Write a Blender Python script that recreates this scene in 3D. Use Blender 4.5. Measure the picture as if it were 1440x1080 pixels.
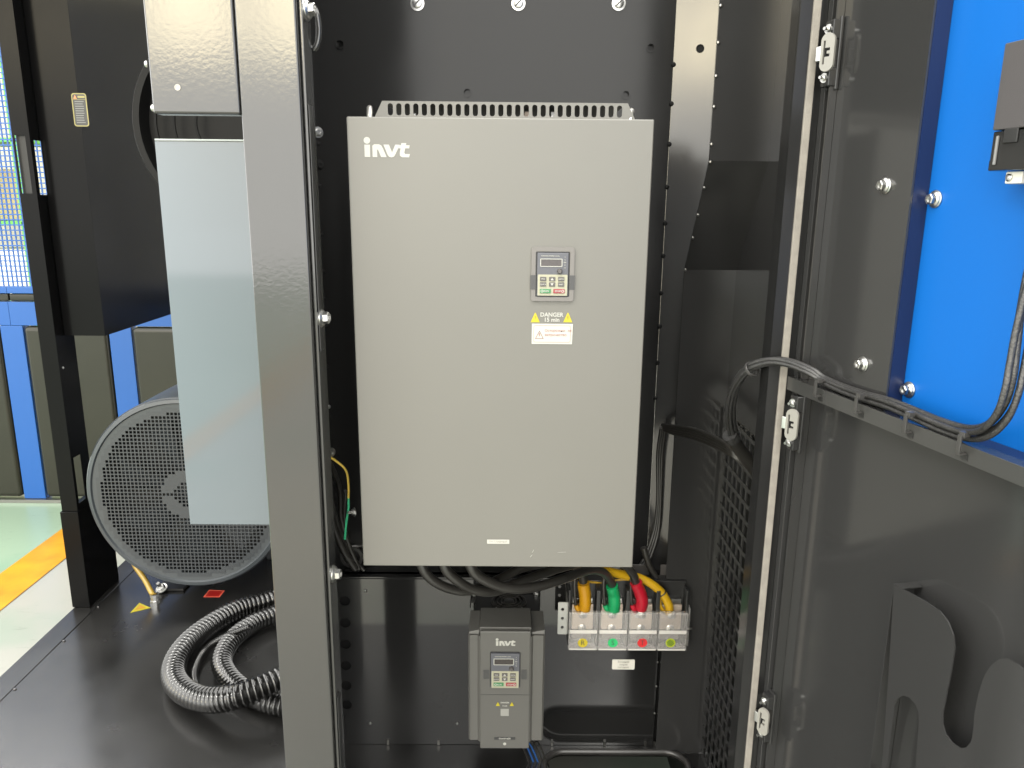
import bpy, bmesh, math, random
from mathutils import Vector as V, Matrix, Quaternion
from mathutils.geometry import tessellate_polygon
random.seed(7)
for o in list(bpy.data.objects): bpy.data.objects.remove(o)
sc = bpy.context.scene
COL = sc.collection

# ------------------------------------------------------------------ camera
CAMPOS = V((0.014654, -1.312621, 0.657417))
PITCH, ROLL, YAW, FPX = 0.230791, 0.009612, 0.006042, 1081.0
def _axes():
    cp, sp, cy, sy = math.cos(PITCH), math.sin(PITCH), math.cos(YAW), math.sin(YAW)
    f = V((sy*cp, cy*cp, -sp)); r = V((cy, -sy, 0)); u = r.cross(f)
    c, s = math.cos(ROLL), math.sin(ROLL)
    return c*r+s*u, -s*r+c*u, f
CR, CU, CF = _axes()
cam = bpy.data.cameras.new('camera'); camo = bpy.data.objects.new('camera', cam); COL.objects.link(camo)
m = Matrix.Identity(4)
for i in range(3):
    m[i][0], m[i][1], m[i][2], m[i][3] = CR[i], CU[i], -CF[i], CAMPOS[i]
camo.matrix_world = m
cam.sensor_width = 36; cam.sensor_fit = 'HORIZONTAL'; cam.lens = 36*FPX/1440
cam.clip_start = .02; cam.clip_end = 200
sc.camera = camo
sc.render.resolution_x, sc.render.resolution_y = 1024, 768

# ------------------------------------------------------------------ light
world = bpy.data.worlds.new('World'); sc.world = world; world.use_nodes = True
bg = world.node_tree.nodes['Background']
bg.inputs[0].default_value = (1.0, .985, .94, 1); bg.inputs[1].default_value = 1.0
def area(name, loc, target, sx, sy, power, col):
    l = bpy.data.lights.new(name, 'AREA'); l.shape = 'RECTANGLE'; l.size = sx; l.size_y = sy
    l.energy = power; l.color = col
    o = bpy.data.objects.new(name, l); COL.objects.link(o); o.location = loc
    o.rotation_euler = (V(target)-V(loc)).to_track_quat('-Z', 'Y').to_euler()
    return o
# a row of tall hall windows far behind the photographer and lamps under the hall roof
for k, x in enumerate((-3.3, -5.0, -6.7, -8.4, -10.1)):
    area('hall_window', (x, -12.0, 3.85), (x, 0, 3.85), 1.4, 1.9, 20, (1.0, .84, .50))
for k, (x, y) in enumerate(((-4.5, -3.0), (0.5, -3.2), (5.0, -3.0), (-4, -8), (2, -8), (-5, 3.5))):
    area('hall_lamp', (x, y, 5.6), (x, y, 0), 1.6, .7, 45, (1.0, .97, .90))
vs = sc.view_settings
vs.view_transform = 'Standard'; vs.look = 'None'; vs.gamma = 1; vs.use_curve_mapping = False
vs.exposure = 2.5

# ------------------------------------------------------------------ point helpers
def ray(x, y): return CR*((x-720)/FPX) - CU*((y-540)/FPX) + CF
def P(x, y, Y=None, Z=None, X=None):
    d = ray(x, y)
    if Y is not None: t = (Y-CAMPOS.y)/d.y
    elif Z is not None: t = (Z-CAMPOS.z)/d.z
    else: t = (X-CAMPOS.x)/d.x
    return CAMPOS + d*t
DA = math.radians(12.4)
DH = V((.4665, -.1, 0)); DD = V((math.sin(DA), -math.cos(DA), 0)); DN = V((-math.cos(DA), -math.sin(DA), 0))
def PD(x, y, w=0):                       # pixel -> (s, z) on the open door's plane, w metres inward
    d = ray(x, y); o = DH + DN*w
    t = (o-CAMPOS).dot(DN)/d.dot(DN); q = CAMPOS + d*t
    return ((q-o).dot(DD), q.z)
def DW(s, z, w=0): return DH + DD*s + DN*w + V((0, 0, z))

# ------------------------------------------------------------------ materials
MATS = {}
def mat(name, col, rough=.5, metal=0, spec=.5, bump=None, var=None, coat=0, trans=0, ior=1.5, rvar=0, emit=None):
    if name in MATS: return MATS[name]
    mt = bpy.data.materials.new(name); mt.use_nodes = True; nt = mt.node_tree; N = nt.nodes; L = nt.links
    b = N['Principled BSDF']; b.inputs['Base Color'].default_value = (*col, 1)
    b.inputs['Roughness'].default_value = rough; b.inputs['Metallic'].default_value = metal
    b.inputs['Specular IOR Level'].default_value = spec; b.inputs['IOR'].default_value = ior
    b.inputs['Coat Weight'].default_value = coat; b.inputs['Coat Roughness'].default_value = .06
    b.inputs['Transmission Weight'].default_value = trans
    tc = N.new('ShaderNodeTexCoord')
    if var:
        sc_, amt = var
        n = N.new('ShaderNodeTexNoise'); n.inputs['Scale'].default_value = sc_; n.inputs['Detail'].default_value = 6
        L.new(tc.outputs['Object'], n.inputs['Vector'])
        mr = N.new('ShaderNodeMapRange'); mr.interpolation_type = 'SMOOTHSTEP'; mr.inputs[1].default_value = .15; mr.inputs[2].default_value = .85
        mr.inputs[3].default_value = 1-amt; mr.inputs[4].default_value = 1+amt
        L.new(n.outputs['Fac'], mr.inputs[0])
        mx = N.new('ShaderNodeVectorMath'); mx.operation = 'SCALE'; mx.inputs[0].default_value = col
        L.new(mr.outputs[0], mx.inputs['Scale']); L.new(mx.outputs[0], b.inputs['Base Color'])
    if rvar:
        n2 = N.new('ShaderNodeTexNoise'); n2.inputs['Scale'].default_value = 5; n2.inputs['Detail'].default_value = 7
        L.new(tc.outputs['Object'], n2.inputs['Vector'])
        m2 = N.new('ShaderNodeMapRange'); m2.interpolation_type = 'SMOOTHSTEP'; m2.inputs[1].default_value = .15; m2.inputs[2].default_value = .85
        m2.inputs[3].default_value = max(.02, rough-rvar); m2.inputs[4].default_value = rough+rvar
        L.new(n2.outputs['Fac'], m2.inputs[0]); L.new(m2.outputs[0], b.inputs['Roughness'])
    if bump:
        sc_, st, dist = bump
        n3 = N.new('ShaderNodeTexNoise'); n3.inputs['Scale'].default_value = sc_; n3.inputs['Detail'].default_value = 2
        L.new(tc.outputs['Object'], n3.inputs['Vector'])
        bp = N.new('ShaderNodeBump'); bp.inputs['Strength'].default_value = st; bp.inputs['Distance'].default_value = dist
        L.new(n3.outputs['Fac'], bp.inputs['Height']); L.new(bp.outputs[0], b.inputs['Normal'])
    MATS[name] = mt
    return mt
M_POST = mat('gloss_black_powder_coat', (.018, .018, .017), .12, spec=.72, bump=(150, .10, .0011), rvar=.04)
M_PANEL = mat('satin_black_panel_paint', (.011, .011, .011), .17, spec=.22, bump=(120, .06, .0004), rvar=.04)
M_DOOR = mat('black_door_paint', (.022, .022, .022), .12, spec=.7, bump=(60, .03, .0006), rvar=.03)
M_BASE = mat('black_base_plate_paint', (.009, .0088, .0085), .24, spec=.95, var=(6, .5), rvar=.06, bump=(160, .12, .0004))
M_FRAME = mat('black_frame_paint', (.0035, .0035, .0036), .2, spec=.07, bump=(120, .06, .0004), rvar=.04)
M_PLUG = mat('dark_plug', (.006, .006, .006), .6, spec=.1)
M_DUCT = mat('duct_black_paint', (.021, .021, .021), .15, spec=.62, bump=(120, .06, .0004), rvar=.04)
M_DARK = mat('dull_black_steel', (.008, .008, .008), .4, spec=.3, rvar=.1)
M_VFD = mat('grey_textured_powder_coat', (.092, .0895, .0795), .38, spec=.5, bump=(900, .25, .0002), var=(3, .03))
M_PLAS = mat('grey_moulded_plastic', (.062, .061, .056), .45, spec=.45, bump=(1200, .15, .0001))
M_LGREY = mat('light_grey_gloss_paint', (.064, .082, .096), .32, spec=.3, coat=1.0, bump=(30, .03, .0006), var=(3, .03))
M_ZINC = mat('zinc_plated_steel', (.42, .42, .41), .28, 1, bump=(300, .1, .0005))
M_BARE = mat('dull_bare_steel', (.22, .217, .205), .38, 1)
M_FOAM = mat('beige_foam_seal', (.15, .138, .12), .8, bump=(500, .6, .001), var=(60, .15))
M_WHITE = mat('white_sticker', (.30, .295, .265), .5, var=(30, .03))
M_INK = mat('black_ink', (.02, .02, .02), .5)
M_PALEINK = mat('faded_red_ink', (.20, .085, .07), .6)
M_GREYINK = mat('grey_ink', (.10, .10, .085), .6)
M_WPRINT = mat('white_print', (.27, .27, .245), .5)
M_YEL = mat('yellow_sticker', (.28, .24, .003), .4)
M_RED = mat('red_sticker', (.26, .008, .006), .4)
M_GRN = mat('green_sticker', (.006, .19, .05), .4)
M_KEYP = mat('keypad_cream', (.22, .215, .155), .5)
M_KEYB = mat('keypad_slate', (.052, .054, .064), .45)
M_KEY = mat('keypad_button_grey', (.052, .048, .047), .5)
M_KGRN = mat('keypad_green', (.025, .125, .045), .45)
M_KRED = mat('keypad_red', (.17, .015, .02), .45)
M_LCD = mat('display_window', (.022, .017, .016), .12, var=(200, .3))
M_BLK = mat('black_plastic', (.012, .012, .012), .35)
M_CABLE = mat('black_cable_jacket', (.018, .017, .015), .34, spec=.6, bump=(300, .1, .0006))
M_RUB = mat('black_rubber_trim', (.02, .019, .018), .38, spec=.55)
M_HOSE = mat('black_corrugated_hose', (.005, .005, .0048), .18, spec=.7)
M_SLY = mat('yellow_heat_shrink', (.34, .165, .002), .38)
M_SLG = mat('green_heat_shrink', (.004, .20, .065), .38)
M_SLR = mat('red_heat_shrink', (.28, .004, .014), .38)
M_PEY = mat('yellow_earth_cable', (.36, .21, .004), .4)
M_TUBEY = mat('yellow_drain_tube', (.26, .17, .03), .35)
M_COP = mat('tinned_copper_bar', (.42, .35, .29), .38, .55)
M_CLEAR = mat('clear_polycarbonate', (.95, .93, .91), .05, trans=.90, ior=1.25)
M_WRAIL = mat('white_plastic_rail', (.40, .385, .36), .5)
M_BLUE = mat('blue_panel_paint', (.002, .075, .29), .38, spec=.22, bump=(70, .04, .0006))
M_FBLUE = mat('blue_fence_paint', (.007, .062, .23), .4, spec=.4)
M_OLIVE = mat('olive_padded_vinyl', (.013, .013, .008), .33, spec=.3, bump=(160, .35, .0006), var=(4, .15))
M_COWL = mat('grey_cast_cowl_paint', (.021, .0245, .028), .38, spec=.5, bump=(250, .15, .0003))
M_GREEN = mat('green_rack_paint', (.06, .24, .03), .5)
M_PALEW = mat('pale_partition_board', (.36, .34, .27), .6, var=(2, .1))
M_PIN = mat('cable_braid', (.035, .034, .032), .42, spec=.5)
def braid():
    nt = M_PIN.node_tree; N = nt.nodes; L = nt.links; b = N['Principled BSDF']
    tc = N.new('ShaderNodeTexCoord'); ck = N.new('ShaderNodeTexVoronoi'); ck.inputs['Scale'].default_value = 420
    L.new(tc.outputs['Object'], ck.inputs['Vector'])
    r = N.new('ShaderNodeValToRGB'); r.color_ramp.elements[0].color = (.030, .029, .028, 1); r.color_ramp.elements[1].color = (.012, .012, .012, 1)
    r.color_ramp.elements[0].position = .15; r.color_ramp.elements[1].position = .6
    L.new(ck.outputs['Distance'], r.inputs[0]); L.new(r.outputs[0], b.inputs['Base Color'])
    bp = N.new('ShaderNodeBump'); bp.inputs['Strength'].default_value = .5; bp.inputs['Distance'].default_value = .001
    L.new(ck.outputs['Distance'], bp.inputs['Height']); L.new(bp.outputs[0], b.inputs['Normal'])
braid()
def floor_mat():
    mt = bpy.data.materials.new('worn_epoxy_floor'); mt.use_nodes = True; nt = mt.node_tree; N = nt.nodes; L = nt.links
    b = N['Principled BSDF']; b.inputs['Roughness'].default_value = .28; b.inputs['Specular IOR Level'].default_value = .5
    tc = N.new('ShaderNodeTexCoord'); sep = N.new('ShaderNodeSeparateXYZ'); L.new(tc.outputs['Object'], sep.inputs[0])
    n = N.new('ShaderNodeTexNoise'); n.inputs['Scale'].default_value = 1.6; n.inputs['Detail'].default_value = 8; L.new(tc.outputs['Object'], n.inputs['Vector'])
    s = N.new('ShaderNodeTexNoise'); s.inputs['Scale'].default_value = 9; s.inputs['Detail'].default_value = 9; s.inputs['Roughness'].default_value = .7
    mp = N.new('ShaderNodeMapping'); mp.inputs['Scale'].default_value = (1, 5, 1); mp.inputs['Rotation'].default_value = (0, 0, .7)
    L.new(tc.outputs['Object'], mp.inputs[0]); L.new(mp.outputs[0], s.inputs['Vector'])
    # green aisle beyond x = -2.2, grey work zone on this side
    st = N.new('ShaderNodeMath'); st.operation = 'LESS_THAN'; st.inputs[1].default_value = -2.2; L.new(sep.outputs['X'], st.inputs[0])
    m1 = N.new('ShaderNodeMix'); m1.data_type = 'RGBA'; m1.inputs[6].default_value = (.22, .22, .195, 1); m1.inputs[7].default_value = (.17, .235, .17, 1)
    L.new(st.outputs[0], m1.inputs[0])
    m2 = N.new('ShaderNodeMix'); m2.data_type = 'RGBA'; m2.inputs[7].default_value = (.09, .18, .125, 1)
    r = N.new('ShaderNodeMapRange'); r.inputs[1].default_value = .52; r.inputs[2].default_value = .75; r.inputs[4].default_value = .6
    L.new(n.outputs['Fac'], r.inputs[0]); L.new(r.outputs[0], m2.inputs[0]); L.new(m1.outputs[2], m2.inputs[6])
    m3 = N.new('ShaderNodeMix'); m3.data_type = 'RGBA'; m3.inputs[7].default_value = (.04, .045, .04, 1)
    r2 = N.new('ShaderNodeMapRange'); r2.inputs[1].default_value = .60; r2.inputs[2].default_value = .72; r2.inputs[4].default_value = .5
    L.new(s.outputs['Fac'], r2.inputs[0]); L.new(r2.outputs[0], m3.inputs[0]); L.new(m2.outputs[2], m3.inputs[6])
    L.new(m3.outputs[2], b.inputs['Base Color'])
    return mt
M_FLOOR = floor_mat()
M_STRIPE = mat('orange_floor_paint', (.36, .165, .003), .4, var=(9, .25))

# ------------------------------------------------------------------ mesh helpers
def wloc(o):
    p = V((0, 0, 0))
    while o: p += o.location; o = o.parent
    return p
def link(name, me, material, parent=None, loc=None):
    o = bpy.data.objects.new(name, me); COL.objects.link(o)
    if material and not me.materials: me.materials.append(material)
    if parent: o.parent = parent
    if loc is not None: o.location = loc
    return o
def tag(o, label, cat, group=None, kind=None):
    if label: o['label'] = label
    if cat: o['category'] = cat
    if group: o['group'] = group
    if kind: o['kind'] = kind
    return o
def thing(name, label, cat, loc, group=None):
    o = bpy.data.objects.new(name, None); COL.objects.link(o); o.location = loc; o.empty_display_size = .05
    return tag(o, label, cat, group)
class MB:
    def __init__(s): s.v = []; s.f = []
    def add(s, vs_, fs):
        k = len(s.v); s.v += [V(a) for a in vs_]; s.f += [tuple(i+k for i in f) for f in fs]; return s
    def box(s, x0, x1, y0, y1, z0, z1):
        return s.add([(x0,y0,z0),(x1,y0,z0),(x1,y1,z0),(x0,y1,z0),(x0,y0,z1),(x1,y0,z1),(x1,y1,z1),(x0,y1,z1)],
                     [(0,3,2,1),(4,5,6,7),(0,1,5,4),(1,2,6,5),(2,3,7,6),(3,0,4,7)])
    def obox(s, c, ax, ay, az):          # half-axis vectors
        c = V(c); pts = []
        for k in (-1, 1):
            for i, j in ((-1,-1),(1,-1),(1,1),(-1,1)): pts.append(c+ax*i+ay*j+az*k)
        return s.add(pts, [(0,3,2,1),(4,5,6,7),(0,1,5,4),(1,2,6,5),(2,3,7,6),(3,0,4,7)])
    def tube(s, pts, r, n=10, cap=True):
        pts = [V(p) for p in pts]; R = r if isinstance(r, (list, tuple)) else [r]*len(pts)
        t0 = (pts[1]-pts[0]).normalized(); up = V((0,0,1)) if abs(t0.z) < .9 else V((0,1,0))
        a = t0.cross(up).normalized(); rings = []; vs_ = []
        for i, p in enumerate(pts):
            t = (pts[min(i+1,len(pts)-1)]-pts[max(i-1,0)])
            t = t.normalized() if t.length > 1e-9 else t0
            a = (a-t*a.dot(t)).normalized(); b = t.cross(a)
            for k in range(n):
                th = 2*math.pi*k/n; vs_.append(p+(a*math.cos(th)+b*math.sin(th))*R[i])
        fs = []
        for i in range(len(pts)-1):
            for k in range(n):
                k2 = (k+1) % n; fs.append((i*n+k, i*n+k2, (i+1)*n+k2, (i+1)*n+k))
        if cap: fs.append(tuple(range(n-1,-1,-1))); fs.append(tuple((len(pts)-1)*n+k for k in range(n)))
        return s.add(vs_, fs)
    def lathe(s, prof, org, axis, n=32):      # prof: (radius, height along axis)
        org = V(org); axis = V(axis).normalized(); up = V((0,0,1)) if abs(axis.z) < .9 else V((1,0,0))
        a = axis.cross(up).normalized(); b = axis.cross(a); vs_ = []
        for r, h in prof:
            for k in range(n):
                th = 2*math.pi*k/n; vs_.append(org+axis*h+(a*math.cos(th)+b*math.sin(th))*max(r,1e-5))
        fs = []
        for i in range(len(prof)-1):
            for k in range(n):
                k2 = (k+1) % n; fs.append((i*n+k, (i+1)*n+k, (i+1)*n+k2, i*n+k2))
        return s.add(vs_, fs)
    def plate(s, outer, holes, org, ux, uy, t):      # 2-D outline with holes, thickened by t along -(ux x uy)
        org = V(org); ux = V(ux); uy = V(uy); nz = ux.cross(uy).normalized()
        loops = [outer]+list(holes); flat = [q for l in loops for q in l]
        tris = tessellate_polygon([[V((a, b, 0)) for a, b in l] for l in loops])
        top = [org+ux*a+uy*b for a, b in flat]; n = len(flat); bot = [q-nz*t for q in top]
        fs = []
        for tr in tris:
            i, j, k = tr; A, B, C_ = flat[i], flat[j], flat[k]
            if (B[0]-A[0])*(C_[1]-A[1])-(B[1]-A[1])*(C_[0]-A[0]) < 0: i, k = k, i
            fs.append((i, j, k)); fs.append((k+n, j+n, i+n))
        off = 0
        for li, l in enumerate(loops):
            ar = sum(l[i][0]*l[(i+1)%len(l)][1]-l[(i+1)%len(l)][0]*l[i][1] for i in range(len(l)))
            ccw = (ar > 0) == (li == 0)
            for i in range(len(l)):
                a, b = off+i, off+(i+1) % len(l)
                fs.append((a, a+n, b+n, b) if ccw else (b, b+n, a+n, a))
            off += len(l)
        return s.add(top+bot, fs)
    def build(s, name, material, parent=None, smooth=0, bevel=0, seg=2, label=None):
        me = bpy.data.meshes.new(name); o0 = wloc(parent) if parent else V((0,0,0))
        me.from_pydata([v-o0 for v in s.v], [], s.f); me.update()
        if bevel:
            bm = bmesh.new(); bm.from_mesh(me); bmesh.ops.remove_doubles(bm, verts=bm.verts, dist=1e-6)
            bmesh.ops.recalc_face_normals(bm, faces=bm.faces)
            es = [e for e in bm.edges if len(e.link_faces) == 2 and e.calc_face_angle(0) > .6]
            bmesh.ops.bevel(bm, geom=es, offset=bevel, segments=seg, profile=.5, affect='EDGES', clamp_overlap=True)
            bm.to_mesh(me); bm.free()
        if smooth or bevel:
            for p in me.polygons: p.use_smooth = True
            me.set_sharp_from_angle(angle=math.radians(smooth or 35))
        o = link(name, me, material, parent)
        if bevel:
            wn = o.modifiers.new('weighted_normal', 'WEIGHTED_NORMAL'); wn.weight = 100; wn.keep_sharp = True
        if label: o['label'] = label
        return o
def circ(cx, cy, r, n=20, ry=None): return [(cx+r*math.cos(2*math.pi*k/n), cy+(ry or r)*math.sin(2*math.pi*k/n)) for k in range(n)]
def rrect(x0, x1, y0, y1, r, n=5):
    pts = []
    for cx, cy, a in ((x1-r,y0+r,-90),(x1-r,y1-r,0),(x0+r,y1-r,90),(x0+r,y0+r,180)):
        for k in range(n+1):
            th = math.radians(a+90*k/n); pts.append((cx+r*math.cos(th), cy+r*math.sin(th)))
    return pts
def smooth_path(pts, sub=8):
    pts = [V(p) for p in pts]; out = []
    for i in range(len(pts)-1):
        p0, p1, p2, p3 = pts[max(i-1,0)], pts[i], pts[i+1], pts[min(i+2,len(pts)-1)]
        for k in range(sub):
            t = k/sub
            out.append(.5*((2*p1)+(p2-p0)*t+(2*p0-5*p1+4*p2-p3)*t*t+(3*p1-p0-3*p2+p3)*t**3))
    out.append(pts[-1]); return out
def shared(name, mb, smooth=35):
    me = bpy.data.meshes.new(name); me.from_pydata(mb.v, [], mb.f); me.update()
    for p in me.polygons: p.use_smooth = True
    me.set_sharp_from_angle(angle=math.radians(smooth)); return me
def place(name, me, material, parent, loc, nrm=(0,-1,0), spin=0, scale=1):
    o = link(name, me, material, parent, V(loc)-(wloc(parent) if parent else V((0,0,0))))
    o.rotation_mode = 'QUATERNION'
    o.rotation_quaternion = V((0,0,1)).rotation_difference(V(nrm).normalized()) @ Quaternion((0,0,1), spin)
    o.scale = (scale,)*3
    o.material_slots[0].link = 'OBJECT'; o.material_slots[0].material = material
    return o
FRONT = ((1,0,0), (0,0,1))     # ux, uy of a plate that faces -Y
def text(name, s, size, c, material, parent, ux=(1,0,0), uy=(0,0,1), lift=.0006, align='CENTER', bold=0, sx=1):
    cu = bpy.data.curves.new(name, 'FONT'); cu.body = s; cu.size = size; cu.align_x = align; cu.align_y = 'CENTER'
    cu.extrude = .00015; cu.offset = bold*size; cu.resolution_u = 3
    tmp = bpy.data.objects.new('tmp', cu); COL.objects.link(tmp); bpy.context.view_layer.update()
    me = bpy.data.meshes.new_from_object(tmp.evaluated_get(bpy.context.evaluated_depsgraph_get()))
    bpy.data.objects.remove(tmp)
    ux = V(ux); uy = V(uy); nz = ux.cross(uy); o0 = wloc(parent)
    for v in me.vertices: v.co = V(c)-o0+ux*v.co.x*sx+uy*v.co.y+nz*(v.co.z+lift)
    me.name = name; me.materials.clear()
    return link(name, me, material, parent)

# shared small hardware (local +Z is outward)
def hexbolt(r=.0075, h=.006, wr=.011, stud=0):
    b = MB(); b.lathe([(0,0),(wr,0),(wr,.0018),(r*.9,.0018)], (0,0,0), (0,0,1), 20)
    b.lathe([(r,.0018),(r,.0018+h*.85),(r*.86,.0018+h),(r*.45,.0018+h),(r*.4,.0018+h*.7),(0,.0018+h*.7)], (0,0,0), (0,0,1), 6)
    if stud: b.lathe([(r*.5,.0018+h),(r*.5,.0018+h+stud),(0,.0018+h+stud)], (0,0,0), (0,0,1), 10)
    return b
ME_BOLT = shared('hex_bolt', hexbolt()); ME_STUD = shared('stud_bolt', hexbolt(.0075,.006,.011,.009))
def flange_bolt():
    b = MB(); b.lathe([(0,0),(.0155,0),(.0155,.002),(.0135,.003)], (0,0,0), (0,0,1), 24)
    b.lathe([(.0135,.003),(.0135,.005),(.0105,.0075),(.0098,.0075)], (0,0,0), (0,0,1), 24)
    b.lathe([(.0098,.0075),(.0098,.014),(.0084,.0155),(.0055,.0155),(.005,.013),(0,.013)], (0,0,0), (0,0,1), 6); return b
ME_FBOLT = shared('flange_bolt', flange_bolt())
ME_SCREW = shared('pan_screw', MB().lathe([(.0045,0),(.0045,.0015),(.003,.003),(0,.0033)], (0,0,0), (0,0,1), 14))
ME_RIVET = shared('rivet', MB().lathe([(.006,0),(.0055,.002),(.003,.0042),(0,.0045)], (0,0,0), (0,0,1), 12))
ME_HOLE = shared('plug', MB().lathe([(.0075,.0002),(.0075,.0015),(.0055,.0015),(.005,.0004),(0,.0004)], (0,0,0), (0,0,1), 16))
ME_CLIP = shared('edge_clip', MB().box(-.003,.003,-.007,.007,0,.004))
def crossscrew():
    b = MB(); b.lathe([(.0105,0),(.0105,.003),(.0075,.0052),(0,.0056)], (0,0,0), (0,0,1), 18); return b
ME_TSCREW = shared('terminal_screw', crossscrew())

ZF = -1.0         # hall floor
ZP = -.77         # machine base plate / cabinet floor
YL = .49          # lower mounting panel
YU = .556         # upper mounting panel
ZT = 1.45         # top of everything built

# ------------------------------------------------------------------ setting
fb = MB(); fb.add([(-14,-16,ZF),(8,-16,ZF),(8,12,ZF),(-14,12,ZF)], [(0,1,2,3)])
tag(fb.build('factory_floor', M_FLOOR), 'worn pale green and grey painted hall floor', None, kind='structure')
sb = MB(); sb.add([(-2.275,-15,ZF+.004),(-2.07,-15,ZF+.004),(-2.07,2.7,ZF+.004),(-2.275,2.7,ZF+.004)], [(0,1,2,3)])
tag(sb.build('floor_line', M_STRIPE), 'scuffed orange line painted on the hall floor', None, kind='structure')

# fence behind: blue frame, olive pads, blue mesh
YFN = 2.78
fen = thing('partition_fence', 'blue steel partition fence with olive padded panels behind the machine', 'fence', (-2.2, YFN, ZF))
xs = [-3.86, -3.245, -2.63, -2.055, -1.47, -.885, -.3]
for x in xs: MB().box(x-.06, x+.06, YFN-.03, YFN+.03, ZF+.02, -.001).build('post', M_FBLUE, fen, bevel=.004)
for a, b in zip(xs[:-1], xs[1:]):
    MB().box(a+.0002, b-.0002, YFN-.03, YFN+.03, .0, .125).build('rail', M_FBLUE, fen, bevel=.003)
    MB().box(a+.0002, b-.0002, YFN-.025, YFN+.025, .17, .205).build('rail', M_FBLUE, fen, bevel=.003)
    MB().box(a+.003, b-.003, YFN-.015, YFN+.02, .128, .167).build('pad_strip', M_OLIVE, fen, bevel=.008)
    MB().box(a+.066, b-.066, YFN-.040, YFN+.02, ZF+.03, -.004).build('padded_panel', M_OLIVE, fen, bevel=.026, seg=5)
    wm = MB()
    n = 24
    for k in range(0, n):
        x = a+(b-a)*k/n; wm.box(x-.003, x+.003, YFN-.003, YFN+.003, .206, 1.6)
    for k in range(1, 52):
        z = .206+k*.0265; wm.box(a+.0002, b-.0002, YFN-.0075, YFN-.0032, z-.003, z+.003)
    wm.build('wire_mesh', M_FBLUE, fen)
MB().box(-4.2, 0, YFN-.05, YFN+.05, ZF+.001, ZF+.02).build('foot_rail', M_BARE, fen)
# what stands beyond the mesh
wl = MB().box(-9, 3, 8.0, 8.1, ZF, 4.5); tag(wl.build('hall_wall', M_PALEW), 'pale far hall wall beyond the fence', None, kind='structure')
rk = thing('storage_rack', 'green steel rack with pale cartons seen blurred behind the blue mesh', 'rack', (-5.1, 6.4, ZF))
for x in (-6.4, -5.45, -4.5):
    for y in (6.1, 6.7): MB().box(x-.05, x+.05, y-.05, y+.05, ZF, 2.2).build('upright', M_GREEN, rk, bevel=.005)
for z in (-.3, .45, 1.2, 1.95): MB().box(-6.5, -4.4, 6.05, 6.75, z-.04, z).build('shelf', M_GREEN, rk, bevel=.005)
for i, (x, z) in enumerate(((-6.2,.452),(-5.7,.452),(-5.0,.452),(-6.1,1.202),(-5.2,1.202),(-4.8,-.298),(-5.9,-.298))):
    tag(MB().box(x-.2, x+.2, 6.15, 6.6, z, z+.28+.1*(i%3)).build('carton', mat('carton_board%d'%(i%2), ((.45,.36,.2),(.5,.5,.46))[i%2], .7), bevel=.01),
        ('brown carton leftmost on the middle shelf of the green rack', 'white carton second on the middle shelf of the green rack', 'tall brown carton on the right of the middle shelf of the green rack',
         'white carton on the left of the upper shelf of the green rack', 'brown carton on the right of the upper shelf of the green rack', 'white carton on the right of the lowest shelf of the green rack',
         'brown carton on the left of the lowest shelf of the green rack')[i], 'carton', 'cartons on the green rack')

# ------------------------------------------------------------------ enclosure
enc = thing('compressor_enclosure', 'black steel compressor enclosure with open electrical bay and open door', 'enclosure', (0, .2, ZP))
# base plate with oval cable opening
ox0, ox1, oy0, oy1 = .118, .495, .335, .462
oval = rrect(ox0, ox1, oy0, oy1, .055, 7)
BP = MB().plate([(-1.455,-.12),(.56,-.12),(.56,2.5),(-1.455,2.5)], [oval], (0,0,ZP), (1,0,0), (0,1,0), .012).build('base_plate', M_BASE, enc)
MB().box(-1.532, -1.4565, -.12, 2.5, ZP-.012, ZP+.0025).build('edge_strip', M_BASE, enc, bevel=.002)
MB().box(-1.525, -1.475, -.1, 2.5, ZF+.02, ZP-.0135).build('base_beam', M_DARK, enc)
MB().box(-1.47, .55, -.1, -.05, ZF+.02, ZP-.0135).build('base_beam', M_DARK, enc)
MB().box(.51, .555, -.045, 2.5, ZF+.02, ZP-.0135).build('base_beam', M_DARK, enc)
for y in (.45,.72,.98,1.2):
    place('plug_weld', ME_SCREW, M_BASE, BP, (-1.449, y, ZP+.001), (0,0,1), scale=1.1)
# oval rubber edging
ring = [V((a, b, ZP+.003)) for a, b in rrect(ox0, ox1, oy0, oy1, .055, 10)]
tb = MB(); tb.tube(ring+[ring[0]], .0085, 10, cap=False); tb.build('edge_trim', M_RUB, BP, smooth=60)
# stickers on plate
def floor_poly(pix, z): return [(lambda q: (q.x, q.y))(P(x, y, Z=z)) for x, y in pix]
z = ZP+.001
tri = floor_poly([(183,862),(196,848),(212,855)], ZP); 
def inset(poly, k):
    cx = sum(a for a, b in poly)/len(poly); cy = sum(b for a, b in poly)/len(poly)
    return [(cx+(a-cx)*k, cy+(b-cy)*k) for a, b in poly]
MB().plate(tri, [], (0,0,z), (1,0,0), (0,1,0), .0008).build('warning_sticker', M_YEL, BP, label='yellow triangular warning sticker on the plate')
MB().plate(inset(tri,.55), [], (0,0,z+.0006), (1,0,0), (0,1,0), .0003).build('sticker_print', mat('orange_ink',(.32,.16,.01),.5), BP)
red = floor_poly([(286,840),(309,840),(316,831),(294,830)], ZP)
MB().plate(red, [], (0,0,z), (1,0,0), (0,1,0), .0008).build('red_sticker', M_RED, BP, label='small red sticker on the plate')
MB().plate([red[k] for k in range(4)], [inset(red,.82)], (0,0,z+.0007), (1,0,0), (0,1,0), .0003).build('sticker_border', mat('orange_red_ink',(.55,.09,.05),.5), BP)

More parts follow.
